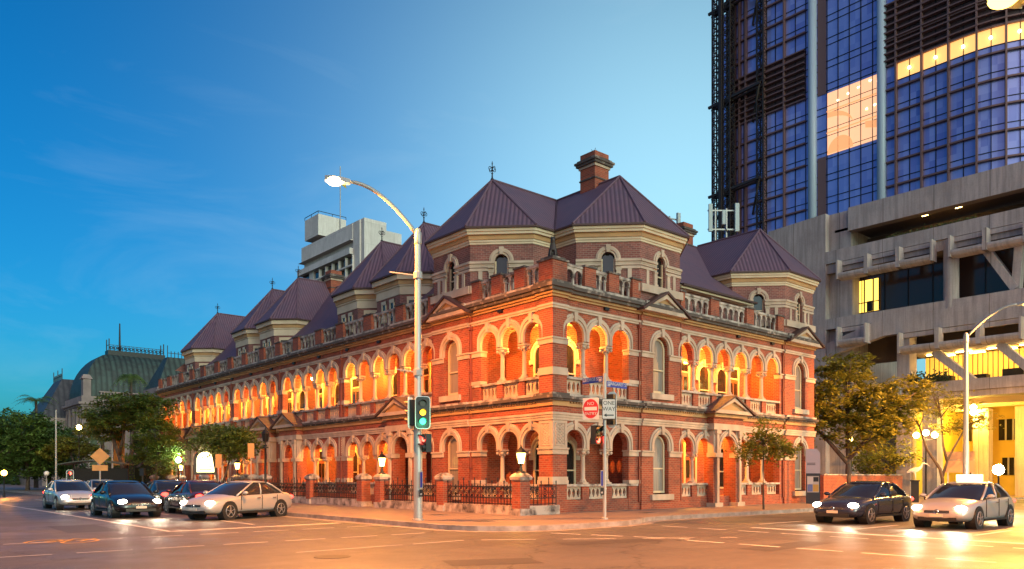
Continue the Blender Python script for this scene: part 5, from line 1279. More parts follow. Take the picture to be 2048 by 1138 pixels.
# left side street trees
def lx(px, x): return (x, px_on_y(px, x))
tree('round_tree', 'small dense dark tree in front of the veranda beside the lit sign', lx(440, -4.2),
     [(.2, -.6, 3.9, 1.6, 1.8, .75), (-.3, 1.2, 3.6, 1.3, 1.5, .7), (.4, -2.0, 3.6, 1.2, 1.2, .7), (0, .4, 4.4, 1.2, 1.4, .5), (.4, -1.2, 3.1, 1.2, 1.5, .5)],
     LEAF_G, .12, 330, 24, [[(0, 0, .15), (.05, 0, .9), (-.1, .3, 1.7), (-.2, .7, 3.0)], [(.05, 0, .9), (.2, -.5, 1.9), (.3, -1.0, 3.0)]], 'street trees on the left footpath', seed=13, tr=.12)
tree('umbrella_tree', 'tall flat-topped tree with forked trunk at the far end of the mansion', lx(248, -4.0),
     [(0, -1.2, 7.6, 2.6, 2.6, .7), (.4, -4.5, 7.4, 2.2, 2.4, .6), (-.6, 2.5, 6.8, 2.2, 2.4, .7), (0, 0, 6.0, 2.4, 2.6, .7), (-.3, 4.2, 6.0, 1.6, 1.8, .6), (.2, -4.0, 6.4, 1.6, 1.8, .7), (-.8, 2.8, 5.2, 1.4, 1.6, .5)],
     LEAF_G, .17, 480, 24, [[(0, 0, .15), (.1, .1, 1.5), (0, .2, 2.3), (-.3, 1.6, 4.4), (-.5, 2.6, 6.0)], [(0, .1, 1.9), (.3, -1.0, 3.6), (.4, -1.6, 5.4), (.3, -2.8, 6.8)], [(-.15, .9, 3.4), (0, .2, 4.8), (.1, 0, 6.6)]], 'street trees on the left footpath', seed=17, tr=.24, spread=.55, flat=.35)
tree('bushy_tree', 'round bushy tree hiding the last veranda bay of the mansion', lx(312, -3.6),
     [(0, 0, 4.6, 1.7, 1.9, 1.5), (.3, -1.0, 3.4, 1.4, 1.6, 1.1), (-.3, 1.2, 3.6, 1.3, 1.5, 1.1), (.1, .2, 6.0, 1.2, 1.4, .9), (0, -2.2, 2.4, .9, 1.0, .7)],
     LEAF_G, .15, 330, 24, [[(0, 0, .15), (0, 0, 1.5), (.1, .1, 4.0)]], 'street trees on the left footpath', seed=19, tr=.15)
tree('small_pale_tree', 'low pale green tree in front of the domed stone building', px_depth(150, 82),
     [(0, 0, 5.0, 2.0, 2.2, .9), (-1.5, 1.5, 4.2, 1.6, 1.8, .8), (1.2, -1.8, 4.2, 1.6, 1.8, .8), (.4, -3.0, 6.4, 1.2, 1.4, .6)],
     LEAF_Y, .2, 220, 20, [[(0, 0, 0), (0, 0, 2.4), (-.3, .4, 4.2)], [(0, 0, 2), (.5, -.8, 3.6)]], 'street trees on the left footpath', seed=23, tr=.16)
for i, (px, f_, z, s, lab) in enumerate(((55, 84, 6.6, 1.0, 'wide dark tree with a palm rising right behind it'), (-5, 92, 7.4, 1.1, 'dark tree whose crown is cut off by the picture edge'), (98, 90, 6.0, .85, 'dark rounded tree beside the stone building steps'))):
    tree('spreading_tree', lab, px_depth(px, f_),
         [(0, 0, z, 3.2*s, 3.2*s, 2.0*s), (-2*s, 1.5*s, z-1.2, 2.4*s, 2.4*s, 1.6*s), (2*s, -1.6*s, z-1.4, 2.4*s, 2.4*s, 1.6*s), (1.6*s, 1.2*s, z+.4, 2*s, 2*s, 1.2*s), (-.5, -2.2*s, z-2.2, 2*s, 2*s, 1.2*s), (-2.4*s, .8, z-3.2, 2.2*s, 2.2*s, 1.4*s), (2.2*s, -.6, z-3.4, 2.4*s, 2.4*s, 1.4*s), (0, -1.0, z-3.6, 2.4*s, 2.4*s, 1.3*s)],
         LEAF_D, .24, 560, 22, [[(0, 0, 0), (.1, .1, 2.0), (-.4, .6, z-1.2)], [(.1, .1, 1.6), (.9, -.8, z-1.8)]], 'dark trees at the end of the street', seed=30+i, tr=.28, spread=.7)
def palm(px, f_, h, label, fr=13, L=2.6, lf=None, droop=1.0, seed=1):
    r = random.Random(seed); t = thing('palm_tree', label, 'palm', (*px_depth(px, f_), 0), 0, 'palms near the stone building')
    m = MB(); m.tube([(0, 0, 0), (.1, 0, h*.5), (0, .05, h)], [.3, .22, .18], 8); m.build('trunk', BARK, t, True)
    c = MB()
    for i in range(fr):
        a = 2*PI*i/fr+r.uniform(-.2, .2); up = r.uniform(.3, 1.1); pts = []
        for k_ in range(9):
            q = k_/8; pts.append(Vector((math.cos(a)*L*q, math.sin(a)*L*q, h+up*L*q*(1-q*.75*droop)-droop*L*.35*q*q)))
        for k_ in range(1, 9):
            d = (pts[k_]-pts[k_-1]).normalized(); s = d.cross(Vector((0, 0, 1))).normalized(); w_ = L*.24*math.sin(PI*min(.95, .15+k_/9.5))
            for sg in (-1, 1):
                for j in (0, .5):
                    b = pts[k_-1].lerp(pts[k_], j); e = b+s*sg*w_+d*w_*.5-Vector((0, 0, w_*.35)); c.quad(tuple(b), tuple(b+d*.1), tuple(e+d*.03), tuple(e))
    c.build('crown', lf or LEAF_D, t, recalc=False)
palm(72, 105, 11.9, 'small palm rising above the dark trees on the left', L=2.9, seed=2)
palm(262, 97, 14.1, 'dark drooping palm in front of the green dome', fr=24, L=2.4, droop=1.5, seed=4)
palm(205, 78, 5.2, 'low palm behind the diamond road sign', L=2.2, lf=LEAF_G, seed=6)
# clipped hedge
hx = px_depth(290, 70); r = random.Random(9); HG = thing('garden_hedge', 'dark clipped hedge beyond the end of the mansion', 'hedge', (*hx, 0))
c = MB()
for _ in range(5200):
    x = r.uniform(-2, 3); y = r.uniform(-3.5, 7); z = r.uniform(0, 3.2); z = z if r.random() < .6 else 3.2+r.gauss(0, .1)
    if z < 3 and -1.6 < x < 2.6 and -3.1 < y < 6.6: continue
    a = r.uniform(0, 6.3); s = .16; c.quad((x, y, z), (x+s*math.cos(a), y+s*math.sin(a), z+.05), (x, y, z+s), (x-s*math.sin(a), y+s*math.cos(a), z+.02))
c.build('hedge_leaves', LEAF_D, HG, recalc=False)
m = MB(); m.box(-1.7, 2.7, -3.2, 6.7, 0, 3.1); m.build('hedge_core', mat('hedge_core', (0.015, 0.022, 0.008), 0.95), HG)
# far belt of trees closing the end of the left street
r = random.Random(77); c = MB(); FW = []
for i in range(26):
    px = -60+i*11; f_ = 150+r.uniform(-12, 25); x, y = px_depth(px, f_); h = r.uniform(5.5, 9.5); w_ = r.uniform(3.2, 5)
    for _ in range(240):
        q = Vector((r.gauss(0, 1), r.gauss(0, 1), r.gauss(0, 1))).normalized(); s = .55; p = Vector((x+q.x*w_, y+q.y*w_, h*.5+q.z*h*.5)); a = r.uniform(0, 6.3)
        u = Vector((math.cos(a), math.sin(a), r.uniform(-.5, .5)))*s; v = u.cross(Vector((r.uniform(-1, 1), r.uniform(-1, 1), 1))).normalized()*s*.5
        c.quad(tuple(p-u), tuple(p+v), tuple(p+u), tuple(p-v))
o = c.build('distant_trees', LEAF_D, recalc=False); o['kind'] = 'stuff'
# ================================================================== street lamps, signals and signs
SODHEAD = glow('orange_lamp', (1.0, 0.58, 0.10), 3.2)
LAMPHEAD = glow('sodium_lamp', (1.0, 0.66, 0.22), 12)
def street_lamp(label, loc, arm, h_pole, h_lamp, power, col=SODIUM, r=.13, extra=None, group='tall street lamps', cone=174, head=None):
    t = thing('street_lamp', label, 'street lamp', (*loc, .15), 0, group); h_pole -= .15; h_lamp -= .15
    m = MB(); m.tube([(0, 0, 0), (0, 0, h_pole*.35), (0, 0, h_pole*.36), (0, 0, h_pole)], [r*1.15, r*1.1, r*.95, r*.75], 14); m.lathe([(r*1.6, 0), (r*1.6, .04), (r*1.2, .06), (r*1.2, .12)], (0, 0, 0), 14); m.lathe([(r*.8, h_pole), (.02, h_pole+.05)], (0, 0, 0), 10)
    m.build('pole', POLE, t, 40)
    ax, ay = arm; L = math.hypot(ax, ay); d = (ax/L, ay/L); pts = []
    for k_ in range(11):
        q = k_/10; zz = h_pole-.25+(h_lamp-h_pole+.25)*math.sin(q*PI/2)**.9; pts.append((ax*q, ay*q, zz))
    m = MB(); m.tube(pts, [.065]*10+[.045], 8); m.lathe([(r*.9, h_pole-.5), (r*.95, h_pole-.48), (r*.95, h_pole-.12), (r*.9, h_pole-.1)], (0, 0, 0), 12); m.build('arm', POLE, t, True)
    m = MB(); e = pts[-1]; q = Vector((*d, .08)).normalized(); s = Vector((-d[1], d[0], 0))
    def P(u, v, w_): return tuple(Vector(e)+q*u+s*v+Vector((0, 0, w_)))
    rows = [[P(u, v*w_, .09-(.16 if abs(v) > .9 else 0)-.03*abs(u-.3)) for v in (-1, -.6, 0, .6, 1)] for u, w_ in ((-.05, .06), (.08, .13), (.3, .19), (.6, .18), (.76, .09))]
    for A, B in zip(rows, rows[1:]):
        for k_ in range(4): m.quad(A[k_], A[k_+1], B[k_+1], B[k_])
    m.build('lamp_head', POLE, t, True)
    m = MB(); c = P(.45, 0, -.06); m.ball(c, (.26, .26, .13), 14, 8); m.build('lamp_lens', head or LAMPHEAD, t, True)
    lamp('street_light', P(.45, 0, -.24), power, col, t, .14, spot=cone, aim=(0, 0, -1))
    return t
PLx, PLy = px_depth(836, 26)
hx_, hy_ = px_depth(697, 25.6)
LP = street_lamp('tall grey street lamp with curved arm glowing above the mansion corner', (PLx, PLy), (hx_-PLx, hy_-PLy), 9.9, 11.35, 8500)
m = MB(); q = Vector((-.76, .65, 0))
for z, L in ((8.2, .95), (4.95, .75)):
    m.bar((0, 0, z), tuple(q*L+Vector((0, 0, z+.12))), .035); m.lathe([(.14, z-.12), (.15, z-.1), (.15, z+.1), (.14, z+.12)], (0, 0, 0), 10)
m.build('bracket', POLE, LP)
RLx, RLy = px_depth(1932, 40); rx_, ry_ = px_depth(2036, 39)
street_lamp('grey street lamp glowing in front of the concrete building', (RLx, RLy), (rx_-RLx, ry_-RLy), 9.0, 10.3, 10000, (1.0, .42, .08), head=SODHEAD)
nx, ny = px_depth(2046, 14.2); px_, py_ = px_depth(2330, 15.2)
street_lamp('nearest street lamp, its head just entering the top of the picture', (px_, py_), (nx-px_, ny-py_), 9.4, 10.3, 11000, (1.0, .33, .07), cone=128, head=SODHEAD)
# --- traffic signals
RED = glow('red_signal', (1.0, .05, .03), 6); GREEN = glow('green_signal', (.03, 1.0, .28), 2.6); AMBER = glow('amber_signal', (1.0, .45, .02), 1.6)
def lens_off(name, c): return MATS.get(name) or mat(name, c, .2)
def signal(name, label, loc, face, lights, w_=.5, h=1.1, plate=True, group='traffic signals', r=.1):
    """face: heading (radians) the lenses look towards; lights: list of materials, top to bottom"""
    t = thing(name, label, 'traffic light', loc, face, group)          # local +x looks out
    n = len(lights); p = (h-.2)/max(n, 2)
    if plate:
        m = MB(); 
        def rr_(w2, h2, rad): 
            o = []
            for cx, cz, a0 in ((w2-rad, h2-rad, 0), (-w2+rad, h2-rad, 90), (-w2+rad, -h2+rad, 180), (w2-rad, -h2+rad, 270)):
                for k_ in range(5): a = RAD(a0+22.5*k_); o.append((cx+rad*math.cos(a), cz+rad*math.sin(a)))
            return o
        A = rr_(w_/2, h/2, .12); m.prism([(-.02, y, z) for y, z in A], [(0, y, z) for y, z in A]); m.m = 1
        B = rr_(w_/2-.022, h/2-.022, .1); m.prism([(.0, y, z) for y, z in B], [(.006, y, z) for y, z in B])
        m.build('backing_plate', [mat('white_border', (.75, .75, .72), .5) if 'white_border' not in MATS else MATS['white_border'], BLACKP], t)
    m = MB(); m.box(-.2, .0, -.15, .15, -h/2+.1, h/2-.1); m.build('housing', BLACKP, t)
    for i, L in enumerate(lights):
        z = (n-1)/2*p-i*p
        m = MB(); k = 14; a = [(.012, r*math.cos(2*PI*j/k), z+r*math.sin(2*PI*j/k)) for j in range(k)]; m.prism(a, [(.03, y, zz) for _, y, zz in a]); m.build('lens', L, t)
        m = MB(); ar = [(-.35+ (PI+.7)*j/12) for j in range(13)]
        for j in range(12):
            c0, s0, c1, s1 = math.cos(ar[j]), math.sin(ar[j]), math.cos(ar[j+1]), math.sin(ar[j+1])
            R1, R2 = r*1.12, r*1.2; l0 = .10+.12*max(0, s0); l1 = .10+.12*max(0, s1)
            m.prism([(.008, R1*c0, z+R1*s0), (.008, R2*c0, z+R2*s0), (.008, R2*c1, z+R2*s1), (.008, R1*c1, z+R1*s1)], [(l0, R1*c0, z+R1*s0), (l0, R2*c0, z+R2*s0), (l1, R2*c1, z+R2*s1), (l1, R1*c1, z+R1*s1)])
        m.build('visor', BLACKP, t)
    return t
def facing(loc, deg=0): return math.atan2(-22.427-loc[1], -21.463-loc[0])+RAD(deg)
OFF_R = lens_off('dark_red_lens', (.05, .008, .006)); OFF_G = lens_off('dark_green_lens', (.01, .05, .04)); OFF_A = lens_off('dark_amber_lens', (.06, .03, .005))
zc_ = lambda y, f_: 1.6+(954-y)*f_/1552
l1 = px_depth(845.5, 25.6); s1 = signal('traffic_light', 'traffic light with white-bordered black plate showing green on the lamp pole', (*l1, zc_(825, 25.6)), facing(l1, 6), [OFF_R, AMBER, GREEN], .5, 1.08)
lamp('signal_glow', (.35, 0, -.32), 6, (.1, 1, .5), s1, .08)
l2 = px_depth(821, 25.9); signal('traffic_light', 'dark traffic light seen edge-on behind the green one on the lamp pole', (*l2, zc_(826, 25.9)), facing(l2, -112), [OFF_R, OFF_A, OFF_G], .5, 1.06)
l3 = px_depth(848, 25.9); signal('pedestrian_signal', 'black pedestrian signal with red lens below the green traffic light', (*l3, zc_(886, 25.9)), facing(l3, -62), [OFF_G if False else RED, OFF_G], .3, .8, False, 'pedestrian signals', .11)
PRx, PRy = -1.68, -4.33
SP = thing('sign_pole', 'slim painted steel pole carrying street signs before the mansion corner', 'pole', (PRx, PRy, .15))
m = MB(); m.tube([(0, 0, 0), (0, 0, 5.0)], .06, 12); m.lathe([(.12, 0), (.12, .05), (.075, .08)], (0, 0, 0), 12); m.lathe([(.07, 1.0), (.072, 1.02), (.072, 1.06), (.07, 1.08)], (0, 0, 0), 12); m.build('pole', POLE, SP, 40)
m = MB(); m.tube([(0, 0, 3.1), (.0, .0, 3.12)], .075, 10); m.tube([(0, 0, 4.35), (0, 0, 4.42)], .075, 10); m.build('clamp', POLE, SP)
a0 = facing((PRx, PRy))
cx_, cy_ = math.cos(a0), math.sin(a0); rx2, ry2 = -cy_, cx_           # unit to the viewer's... left or right
if (rx2*_c-ry2*_s) < 0: rx2, ry2 = -rx2, -ry2
def near_pole(dpx, y, fwd=.0):
    """point beside the sign pole: dpx photo pixels right of it, at photo height y"""
    f_ = 27.1; d = dpx*f_/1552
    return (PRx+rx2*d+cx_*fwd, PRy+ry2*d+cy_*fwd, zc_(y, f_))
l4 = near_pole(15, 820, -.42); signal('traffic_light', 'black traffic light partly hidden behind the one way sign', l4, a0+PI-.5, [OFF_R, OFF_A, OFF_G], .34, 1.25)
l5 = near_pole(-13, 871, .02); signal('pedestrian_signal', 'black pedestrian signal with red lens below the no entry sign', l5, a0+1.05, [OFF_G, RED], .3, .84, False, 'pedestrian signals', .12)
def box_push(px, x, y, z, label, group='pedestrian push buttons'):
    t = thing('push_button', label, 'push button', (x, y, z), a0, group)
    m = MB(); m.box(0, .06, -.06, .06, -.12, .12); m.build('case', BLACKP, t); m = MB(); k = 12
    m.prism([(.06, .035*math.cos(2*PI*j/k), -.04+.035*math.sin(2*PI*j/k)) for j in range(k)], [(.075, .035*math.cos(2*PI*j/k), -.04+.035*math.sin(2*PI*j/k)) for j in range(k)]); m.build('button', POLE, t)
    m = MB(); m.box(0, .025, -.05, .05, .16, .72); m.m = 1; m.box(.025, .03, -.035, .035, .19, .69); m.build('instruction_plate', [POLE, mat('blue_plate', (.02, .03, .25), .5) if 'blue_plate' not in MATS else MATS['blue_plate']], t)
box_push(0, *near_pole(-5, 982, .08), 'push button box low on the slim sign pole')
pb = px_depth(843, 25.8); box_push(0, pb[0], pb[1], zc_(986, 25.8), 'push button box low on the tall lamp pole')
# --- signs
SW = mat('sign_white', (.62, .56, .5), .45); SR = mat('sign_red', (.55, .02, .02), .45); SBK = mat('sign_black', (.015, .013, .012), .5); SBL = mat('sign_blue', (.02, .05, .30), .45)
def plate(t, w_, h, m_, x=0.0, rad=.03, name='plate', th=.012, mats=None):
    m = MB(); o = []
    for cx, cz, a0_ in ((w_/2-rad, h/2-rad, 0), (-w_/2+rad, h/2-rad, 90), (-w_/2+rad, -h/2+rad, 180), (w_/2-rad, -h/2+rad, 270)):
        for k_ in range(4): a = RAD(a0_+30*k_); o.append((cx+rad*math.cos(a), cz+rad*math.sin(a)))
    m.prism([(x, y, z) for y, z in o], [(x+th, y, z) for y, z in o]); return m.build(name, m_, t)
TR = (PI/2, 0, PI/2)
q = near_pole(-27, 820, .1); t = thing('no_entry_sign', 'square white sign with red NO ENTRY disc on the slim pole', 'road sign', q, a0-.25)
plate(t, .57, .74, SW)
m = MB(); k = 32; m.prism([(.012, .27*math.cos(2*PI*j/k), .33*math.sin(2*PI*j/k)) for j in range(k)], [(.017, .27*math.cos(2*PI*j/k), .33*math.sin(2*PI*j/k)) for j in range(k)]); m.build('red_disc', SR, t)
m = MB(); m.box(.017, .021, -.22, .22, -.06, .06); m.build('white_bar', SW, t)
text('NO', .155, SW, t, (.018, 0, .17), TR); text('ENTRY', .14, SW, t, (.018, 0, -.175), TR)
q = near_pole(8, 821, .1); t = thing('one_way_sign', 'white ONE WAY sign with a black arrow beneath the words', 'road sign', q, a0+.18)
plate(t, .47, .70, SBK, 0, .035); plate(t, .43, .66, SW, .012, .025, 'white_face', .004)
text('ONE', .19, SBK, t, (.017, 0, .2), TR); text('WAY', .19, SBK, t, (.017, 0, 0.0), TR)
m = MB(); A = [(-.18, -.21), (-.08, -.15), (-.08, -.19), (.17, -.19), (.17, -.23), (-.08, -.23), (-.08, -.27)]
m.prism([(.016, y, z) for y, z in A], [(.02, y, z) for y, z in A]); m.build('arrow', SBK, t)
def street_sign(label, s, loc, rz, L, sq):
    t = thing('street_name_sign', label, 'street sign', loc, rz, 'street name signs on the slim pole')
    plate(t, L, .2, SBL, 0, .015); text(s, .155, SW, t, (.013, .055 if sq < 0 else -.055, .02), TR)
    text('40 - 56' if sq < 0 else '80 - 98', .04, SW, t, (.013, 0, -.075), TR) if False else None
    m = MB(); y = sq*(L/2-.11); m.box(.012, .016, y-.065, y+.065, -.07, .07); m.m = 1; m.box(.016, .018, y-.05, y+.05, -.055, .055); m.m = 0; m.box(.018, .02, y-.03, y+.03, -.05, .02); m.build('council_emblem', [SW, SBL], t)
    return t
# each blade lies along its street
Lg = .95; dirg = Vector((0, 1)); c_ = Vector((PRx, PRy))+dirg*(Lg/2+.08)
street_sign('blue GEORGE ST name sign pointing along the mansion long front', 'GEORGE ST', (c_.x-.01, c_.y, 4.97), PI, Lg, 1)
dirm = Vector((1, 0)); Lm = 1.05; c_ = Vector((PRx, PRy))+dirm*(Lm/2+.08)
street_sign('blue MARGARET ST name sign pointing towards the concrete building', 'MARGARET ST', (c_.x, c_.y-.01, 4.80), -PI/2, Lm, -1)
# --- black heritage lamp post on the left footpath
hp = lx(531, -3.2); HP = thing('heritage_lamp_post', 'tall black iron lamp post with unlit lantern by the veranda', 'lamp post', (*hp, .15))
m = MB(); m.lathe([(.2, 0), (.2, .3), (.12, .4), (.1, 1.0), (.07, 1.1), (.06, 3.2), (.1, 3.25), (.05, 3.3)], (0, 0, 0), 10); m.build('post', IRON, HP, 40); lantern_at(0, 0, 3.1, False, HP, 1.15)
# --- illuminated information sign
ip = lx(411, -4.6); IS = thing('illuminated_sign', 'arched cream illuminated sign with dark lines standing on two posts', 'sign', (*ip, .15), facing(ip))
def arch_pts(w_, z0, zs): return [(-w_, z0), (w_, z0)]+[(w_*math.cos(PI*j/12), zs+w_*math.sin(PI*j/12)) for j in range(13)]
m = MB(); A = arch_pts(.68, 1.6, 2.5); m.prism([(-.06, y, z) for y, z in A], [(.06, y, z) for y, z in A]); m.build('case', IRON, IS)
m = MB(); A = arch_pts(.5, 1.75, 2.5); m.prism([(.06, y, z) for y, z in A], [(.07, y, z) for y, z in A]); fc = m.build('lit_face', glow('sign_face', (1.0, .84, .42), 1.9), IS)
m = MB()
for z, w_ in ((2.12, .42), (1.93, .36)): m.box(.07, .075, -w_, w_, z-.035, z+.035)
for y, z in ((-.16, 2.66), (.12, 2.7)): m.prism([(.07, y+.07*math.cos(j), z+.05*math.sin(j)) for j in range(6)], [(.076, y+.07*math.cos(j), z+.05*math.sin(j)) for j in range(6)])
m.build('dark_marking', SBK, fc)
for y in (-.6, .6): m = MB(); m.tube([(0, y, 0), (0, y, 1.65)], .035, 6); m.build('leg', POLE, IS)
lamp('sign_light', (.5, 0, 2.3), 30, (1, .8, .4), IS, .2)
# --- diamond sign and plate (back of a sign, orange lamplight put into its colour)
dx_, dy_ = px_depth(200, 47); DS = thing('diamond_road_sign', 'orange-lit diamond road sign above a rectangular plate on one post', 'road sign', (dx_, dy_, 0), facing((dx_, dy_)))
SOR = mat('orange_tinted_sign', (.55, .24, .05), .55, var=(.42, .17, .04), scale=2)
m = MB(); m.tube([(-.04, 0, 0), (-.04, 0, 3.1)], .045, 8); m.build('post', POLE, DS)
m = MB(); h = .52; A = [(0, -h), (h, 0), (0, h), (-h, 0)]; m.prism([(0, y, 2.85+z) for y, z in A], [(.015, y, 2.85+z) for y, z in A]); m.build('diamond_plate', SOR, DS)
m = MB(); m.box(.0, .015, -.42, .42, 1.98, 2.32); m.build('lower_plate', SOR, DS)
m = MB(); m.box(-.02, 0, -.4, .4, 2.83, 2.87); m.build('stiffener', POLE, DS)
# --- bus shelter
bx_, by_ = px_depth(192, 62); BS = thing('bus_shelter', 'low dark-roofed bus shelter under the diamond road sign', 'bus shelter', (bx_, by_, 0), RAD(-41))
m = MB(); N = 8
for k_ in range(N):
    u0, u1 = -2.6+5.2*k_/N, -2.6+5.2*(k_+1)/N; z0, z1 = 2.55+.3*math.sin(PI*k_/N), 2.55+.3*math.sin(PI*(k_+1)/N)
    m.prism([(u0, -.9, z0), (u0, .9, z0), (u0, .9, z0+.08), (u0, -.9, z0+.08)], [(u1, -.9, z1), (u1, .9, z1), (u1, .9, z1+.08), (u1, -.9, z1+.08)])
m.build('roof', mat('shelter_roof', (.09, .085, .06), .6), BS)
for u in (-2.2, 0, 2.2):
    m = MB(); m.bar((u, .7, 0), (u, .7, 2.8), .09); m.build('post', IRON, BS)
m = MB(); m.box(-2.2, 2.2, .72, .74, .5, 2.3); m.build('glass_panel', DARKGLASS, BS); m = MB(); m.box(-1.8, 1.8, .2, .6, .42, .5); m.build('bench', TIMBER, BS)
# --- thin poles, lamps and lights on the left
def pole_lamp(label, px, f_, h, glob, gr, col=None, power=0, rad=.05, cat='lamp post', name='lamp_post', group=None):
    p = px_depth(px, f_); t = thing(name, label, cat, (*p, 0), 0, group)
    m = MB(); m.lathe([(rad*2, 0), (rad*2, .3), (rad, .4), (rad*.8, h-.1), (rad*1.5, h-.05)], (0, 0, 0), 8); m.build('post', IRON if power or not glob else POLE, t, 40)
    if glob:
        m = MB(); m.ball((0, 0, h+gr*.8), gr, 12, 8); m.build('globe', glob, t, True)
    if power: lamp('lamp_light', (-.3*0, 0, h+gr*2.2), power, col, t, gr)
    return t
ORG = glow('orange_globe', (1.0, .42, .06), 14); YEL = glow('yellow_globe', (1.0, .68, .2), 18); WHT = glow('cool_globe', (.75, 1.0, .85), 16)
pole_lamp('orange globe lamp below the wide dark trees', 8, 62, 1.75, ORG, .22, SODIUM, 420, group='glowing globe lamps')
pole_lamp('yellow lamp on a tall thin pole before the domed building', 158, 70, 5.9, YEL, .22, (1, .6, .2), 260, group='glowing globe lamps')
wp = lx(357, -3.0)
pole_lamp('cool white globe lamp by the last veranda entrance', 357, 57.5, 2.7, WHT, .2, (.7, 1, .85), 160, group='glowing globe lamps')
pole_lamp('unlit white globe lamp before the stone building', 93, 70, 1.75, mat('opal_globe', (.7, .68, .62), .3), .22)
def flagpole(px, f_, h, label, banner):
    p = px_depth(px, f_); t = thing('banner_pole', label, 'pole', (*p, 0), 0, 'banner poles beside the left street')
    m = MB(); m.tube([(0, 0, 0), (0, 0, h)], [.09, .06], 8); m.build('pole', POLE, t)
    if banner:
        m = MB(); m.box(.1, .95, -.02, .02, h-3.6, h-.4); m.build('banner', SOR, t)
flagpole(225, 66, 6.2, 'pale pole with a narrow orange banner', True); flagpole(112, 74, 8.0, 'tall pale bare pole before the stone building', False)
p = px_depth(285, 58); t = thing('solar_parking_meter', 'dark parking meter post with tilted solar panel', 'parking meter', (*p, 0), RAD(-40))
m = MB(); m.tube([(0, 0, 0), (0, 0, 2.0)], .05, 8); m.build('post', IRON, t); m = MB(); m.box(-.16, .16, -.14, .14, 1.7, 2.25); m.build('head', BLACKP, t)
m = MB(); m.prism([(-.45, -.3, 2.3), (-.45, .3, 2.3), (-.45, .3, 2.34), (-.45, -.3, 2.34)], [(.35, -.3, 2.85), (.35, .3, 2.85), (.35, .3, 2.89), (.35, -.3, 2.89)]); m.build('solar_panel', DARKGLASS, t)
p = px_depth(140, 50); signal('traffic_light', 'far traffic light showing red beside the bus shelter', (*p, zc_(955, 50)), facing(p), [RED, OFF_A, OFF_G], .42, 1.0)
m = MB(); t2 = thing('signal_post', 'short post under the far red traffic light', 'pole', (*p, 0)); m.tube([(-.05, 0, 0), (-.05, 0, 1.9)], .05, 8); m.build('post', IRON, t2)
for px, f_, h, lab in ((585, 40, 3.2, 'brown parking sign on a thin pole before the veranda'), (437, 42, 2.7, 'dark parking sign on a thin pole by the round tree')):
    p = px_depth(px if px < 500 else 502, f_); t = thing('parking_sign', lab, 'road sign', (*p, .15), facing(p), 'small parking signs')
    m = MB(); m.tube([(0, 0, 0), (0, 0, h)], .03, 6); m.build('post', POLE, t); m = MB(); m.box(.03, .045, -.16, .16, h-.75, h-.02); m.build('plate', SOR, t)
# ================================================================== right-hand street furniture
kx, ky = px_depth(1626, 42); KI = thing('information_kiosk', 'upright information kiosk with pale clipped-corner top and poster panel', 'kiosk', (kx, ky, .15), facing((kx, ky)))
m = MB(); m.box(-.14, .0, -.36, .36, 0, 1.65); m.build('body', mat('kiosk_dark', (.035, .03, .035), .5), KI)
A = [(-.36, 1.65), (.36, 1.65), (.36, 2.75), (.2, 2.98), (-.36, 2.98)]; m = MB(); A = [(y, z) for y, z in A]; m.prism([(-.12, y, z) for y, z in A], [(-.02, y, z) for y, z in A]); m.build('header', mat('kiosk_header', (.42, .30, .32), .6), KI)
m = MB(); m.box(.0, .015, -.3, .3, .62, 1.5); m.m = 1; m.box(.015, .018, -.28, .0, 1.08, 1.46); m.m = 2; m.box(.015, .018, .02, .28, 1.2, 1.45); m.m = 3; m.box(.015, .018, .0, .28, .66, 1.05); m.m = 4; m.box(.015, .018, -.28, -.02, .66, 1.05)
m.build('poster', [mat('poster_paper', (.45, .33, .28), .7), mat('poster_pale', (.55, .42, .38), .7), SBK, mat('poster_orange', (.5, .24, .05), .7), mat('poster_blue', (.12, .13, .28), .7)], KI)
m = MB()
for z in (2.12, 2.2): m.box(-.02, -.015, -.3, .12, z-.015, z+.015)
m.build('header_line', SBK, KI)
wa = Vector(px_depth(1642, 45)); wb = Vector(px_depth(1800, 53)); LW = thing('low_brick_wall', 'low red brick boundary wall between kiosk and big tree', 'wall', (*wa, 0))
dv = wb-wa; nn = Vector((-dv.y, dv.x)).normalized()*.16
m = MB(); A = [(-nn.x, -nn.y), (nn.x, nn.y), (dv.x+nn.x, dv.y+nn.y), (dv.x-nn.x, dv.y-nn.y)]; m.ext_xy(A, 0, 1.7); m.m = 1; nn2 = nn*1.25; A = [(-nn2.x, -nn2.y), (nn2.x, nn2.y), (dv.x+nn2.x, dv.y+nn2.y), (dv.x-nn2.x, dv.y-nn2.y)]; m.ext_xy(A, 1.702, 1.78); m.build('brickwork', [BRICK, STONE_W], LW)
# white wading bird on a dark post
bp_ = px_depth(1830, 44); PO = thing('dark_bollard', 'dark square post carrying a white bird', 'post', (*bp_, 0), facing(bp_))
m = MB(); m.box(-.22, .22, -.2, .2, 0, 1.35); m.box(-.27, .27, -.25, .25, 1.35, 1.42); m.build('shaft', IRON, PO)
BI = thing('white_bird', 'white long-legged bird standing on the dark post', 'bird', (*bp_, 1.42), facing(bp_, 90))
me = bpy.data.meshes.new('bird_body'); bv = [(-.42, 0, .42), (-.2, 0, .55), (0, 0, .62), (.18, 0, .62), (.3, 0, .74), (.36, 0, .92), (.46, 0, .96), (.6, 0, .9), (.74, 0, .78), (0, .06, .45), (.02, .06, .02), (.0, -.06, .45), (.04, -.06, .02)]
me.from_pydata(bv, [(0, 1), (1, 2), (2, 3), (3, 4), (4, 5), (5, 6), (6, 7), (7, 8), (2, 9), (9, 10), (2, 11), (11, 12)], []); bo = bpy.data.objects.new('bird_body', me); COL.objects.link(bo); bo.parent = BI
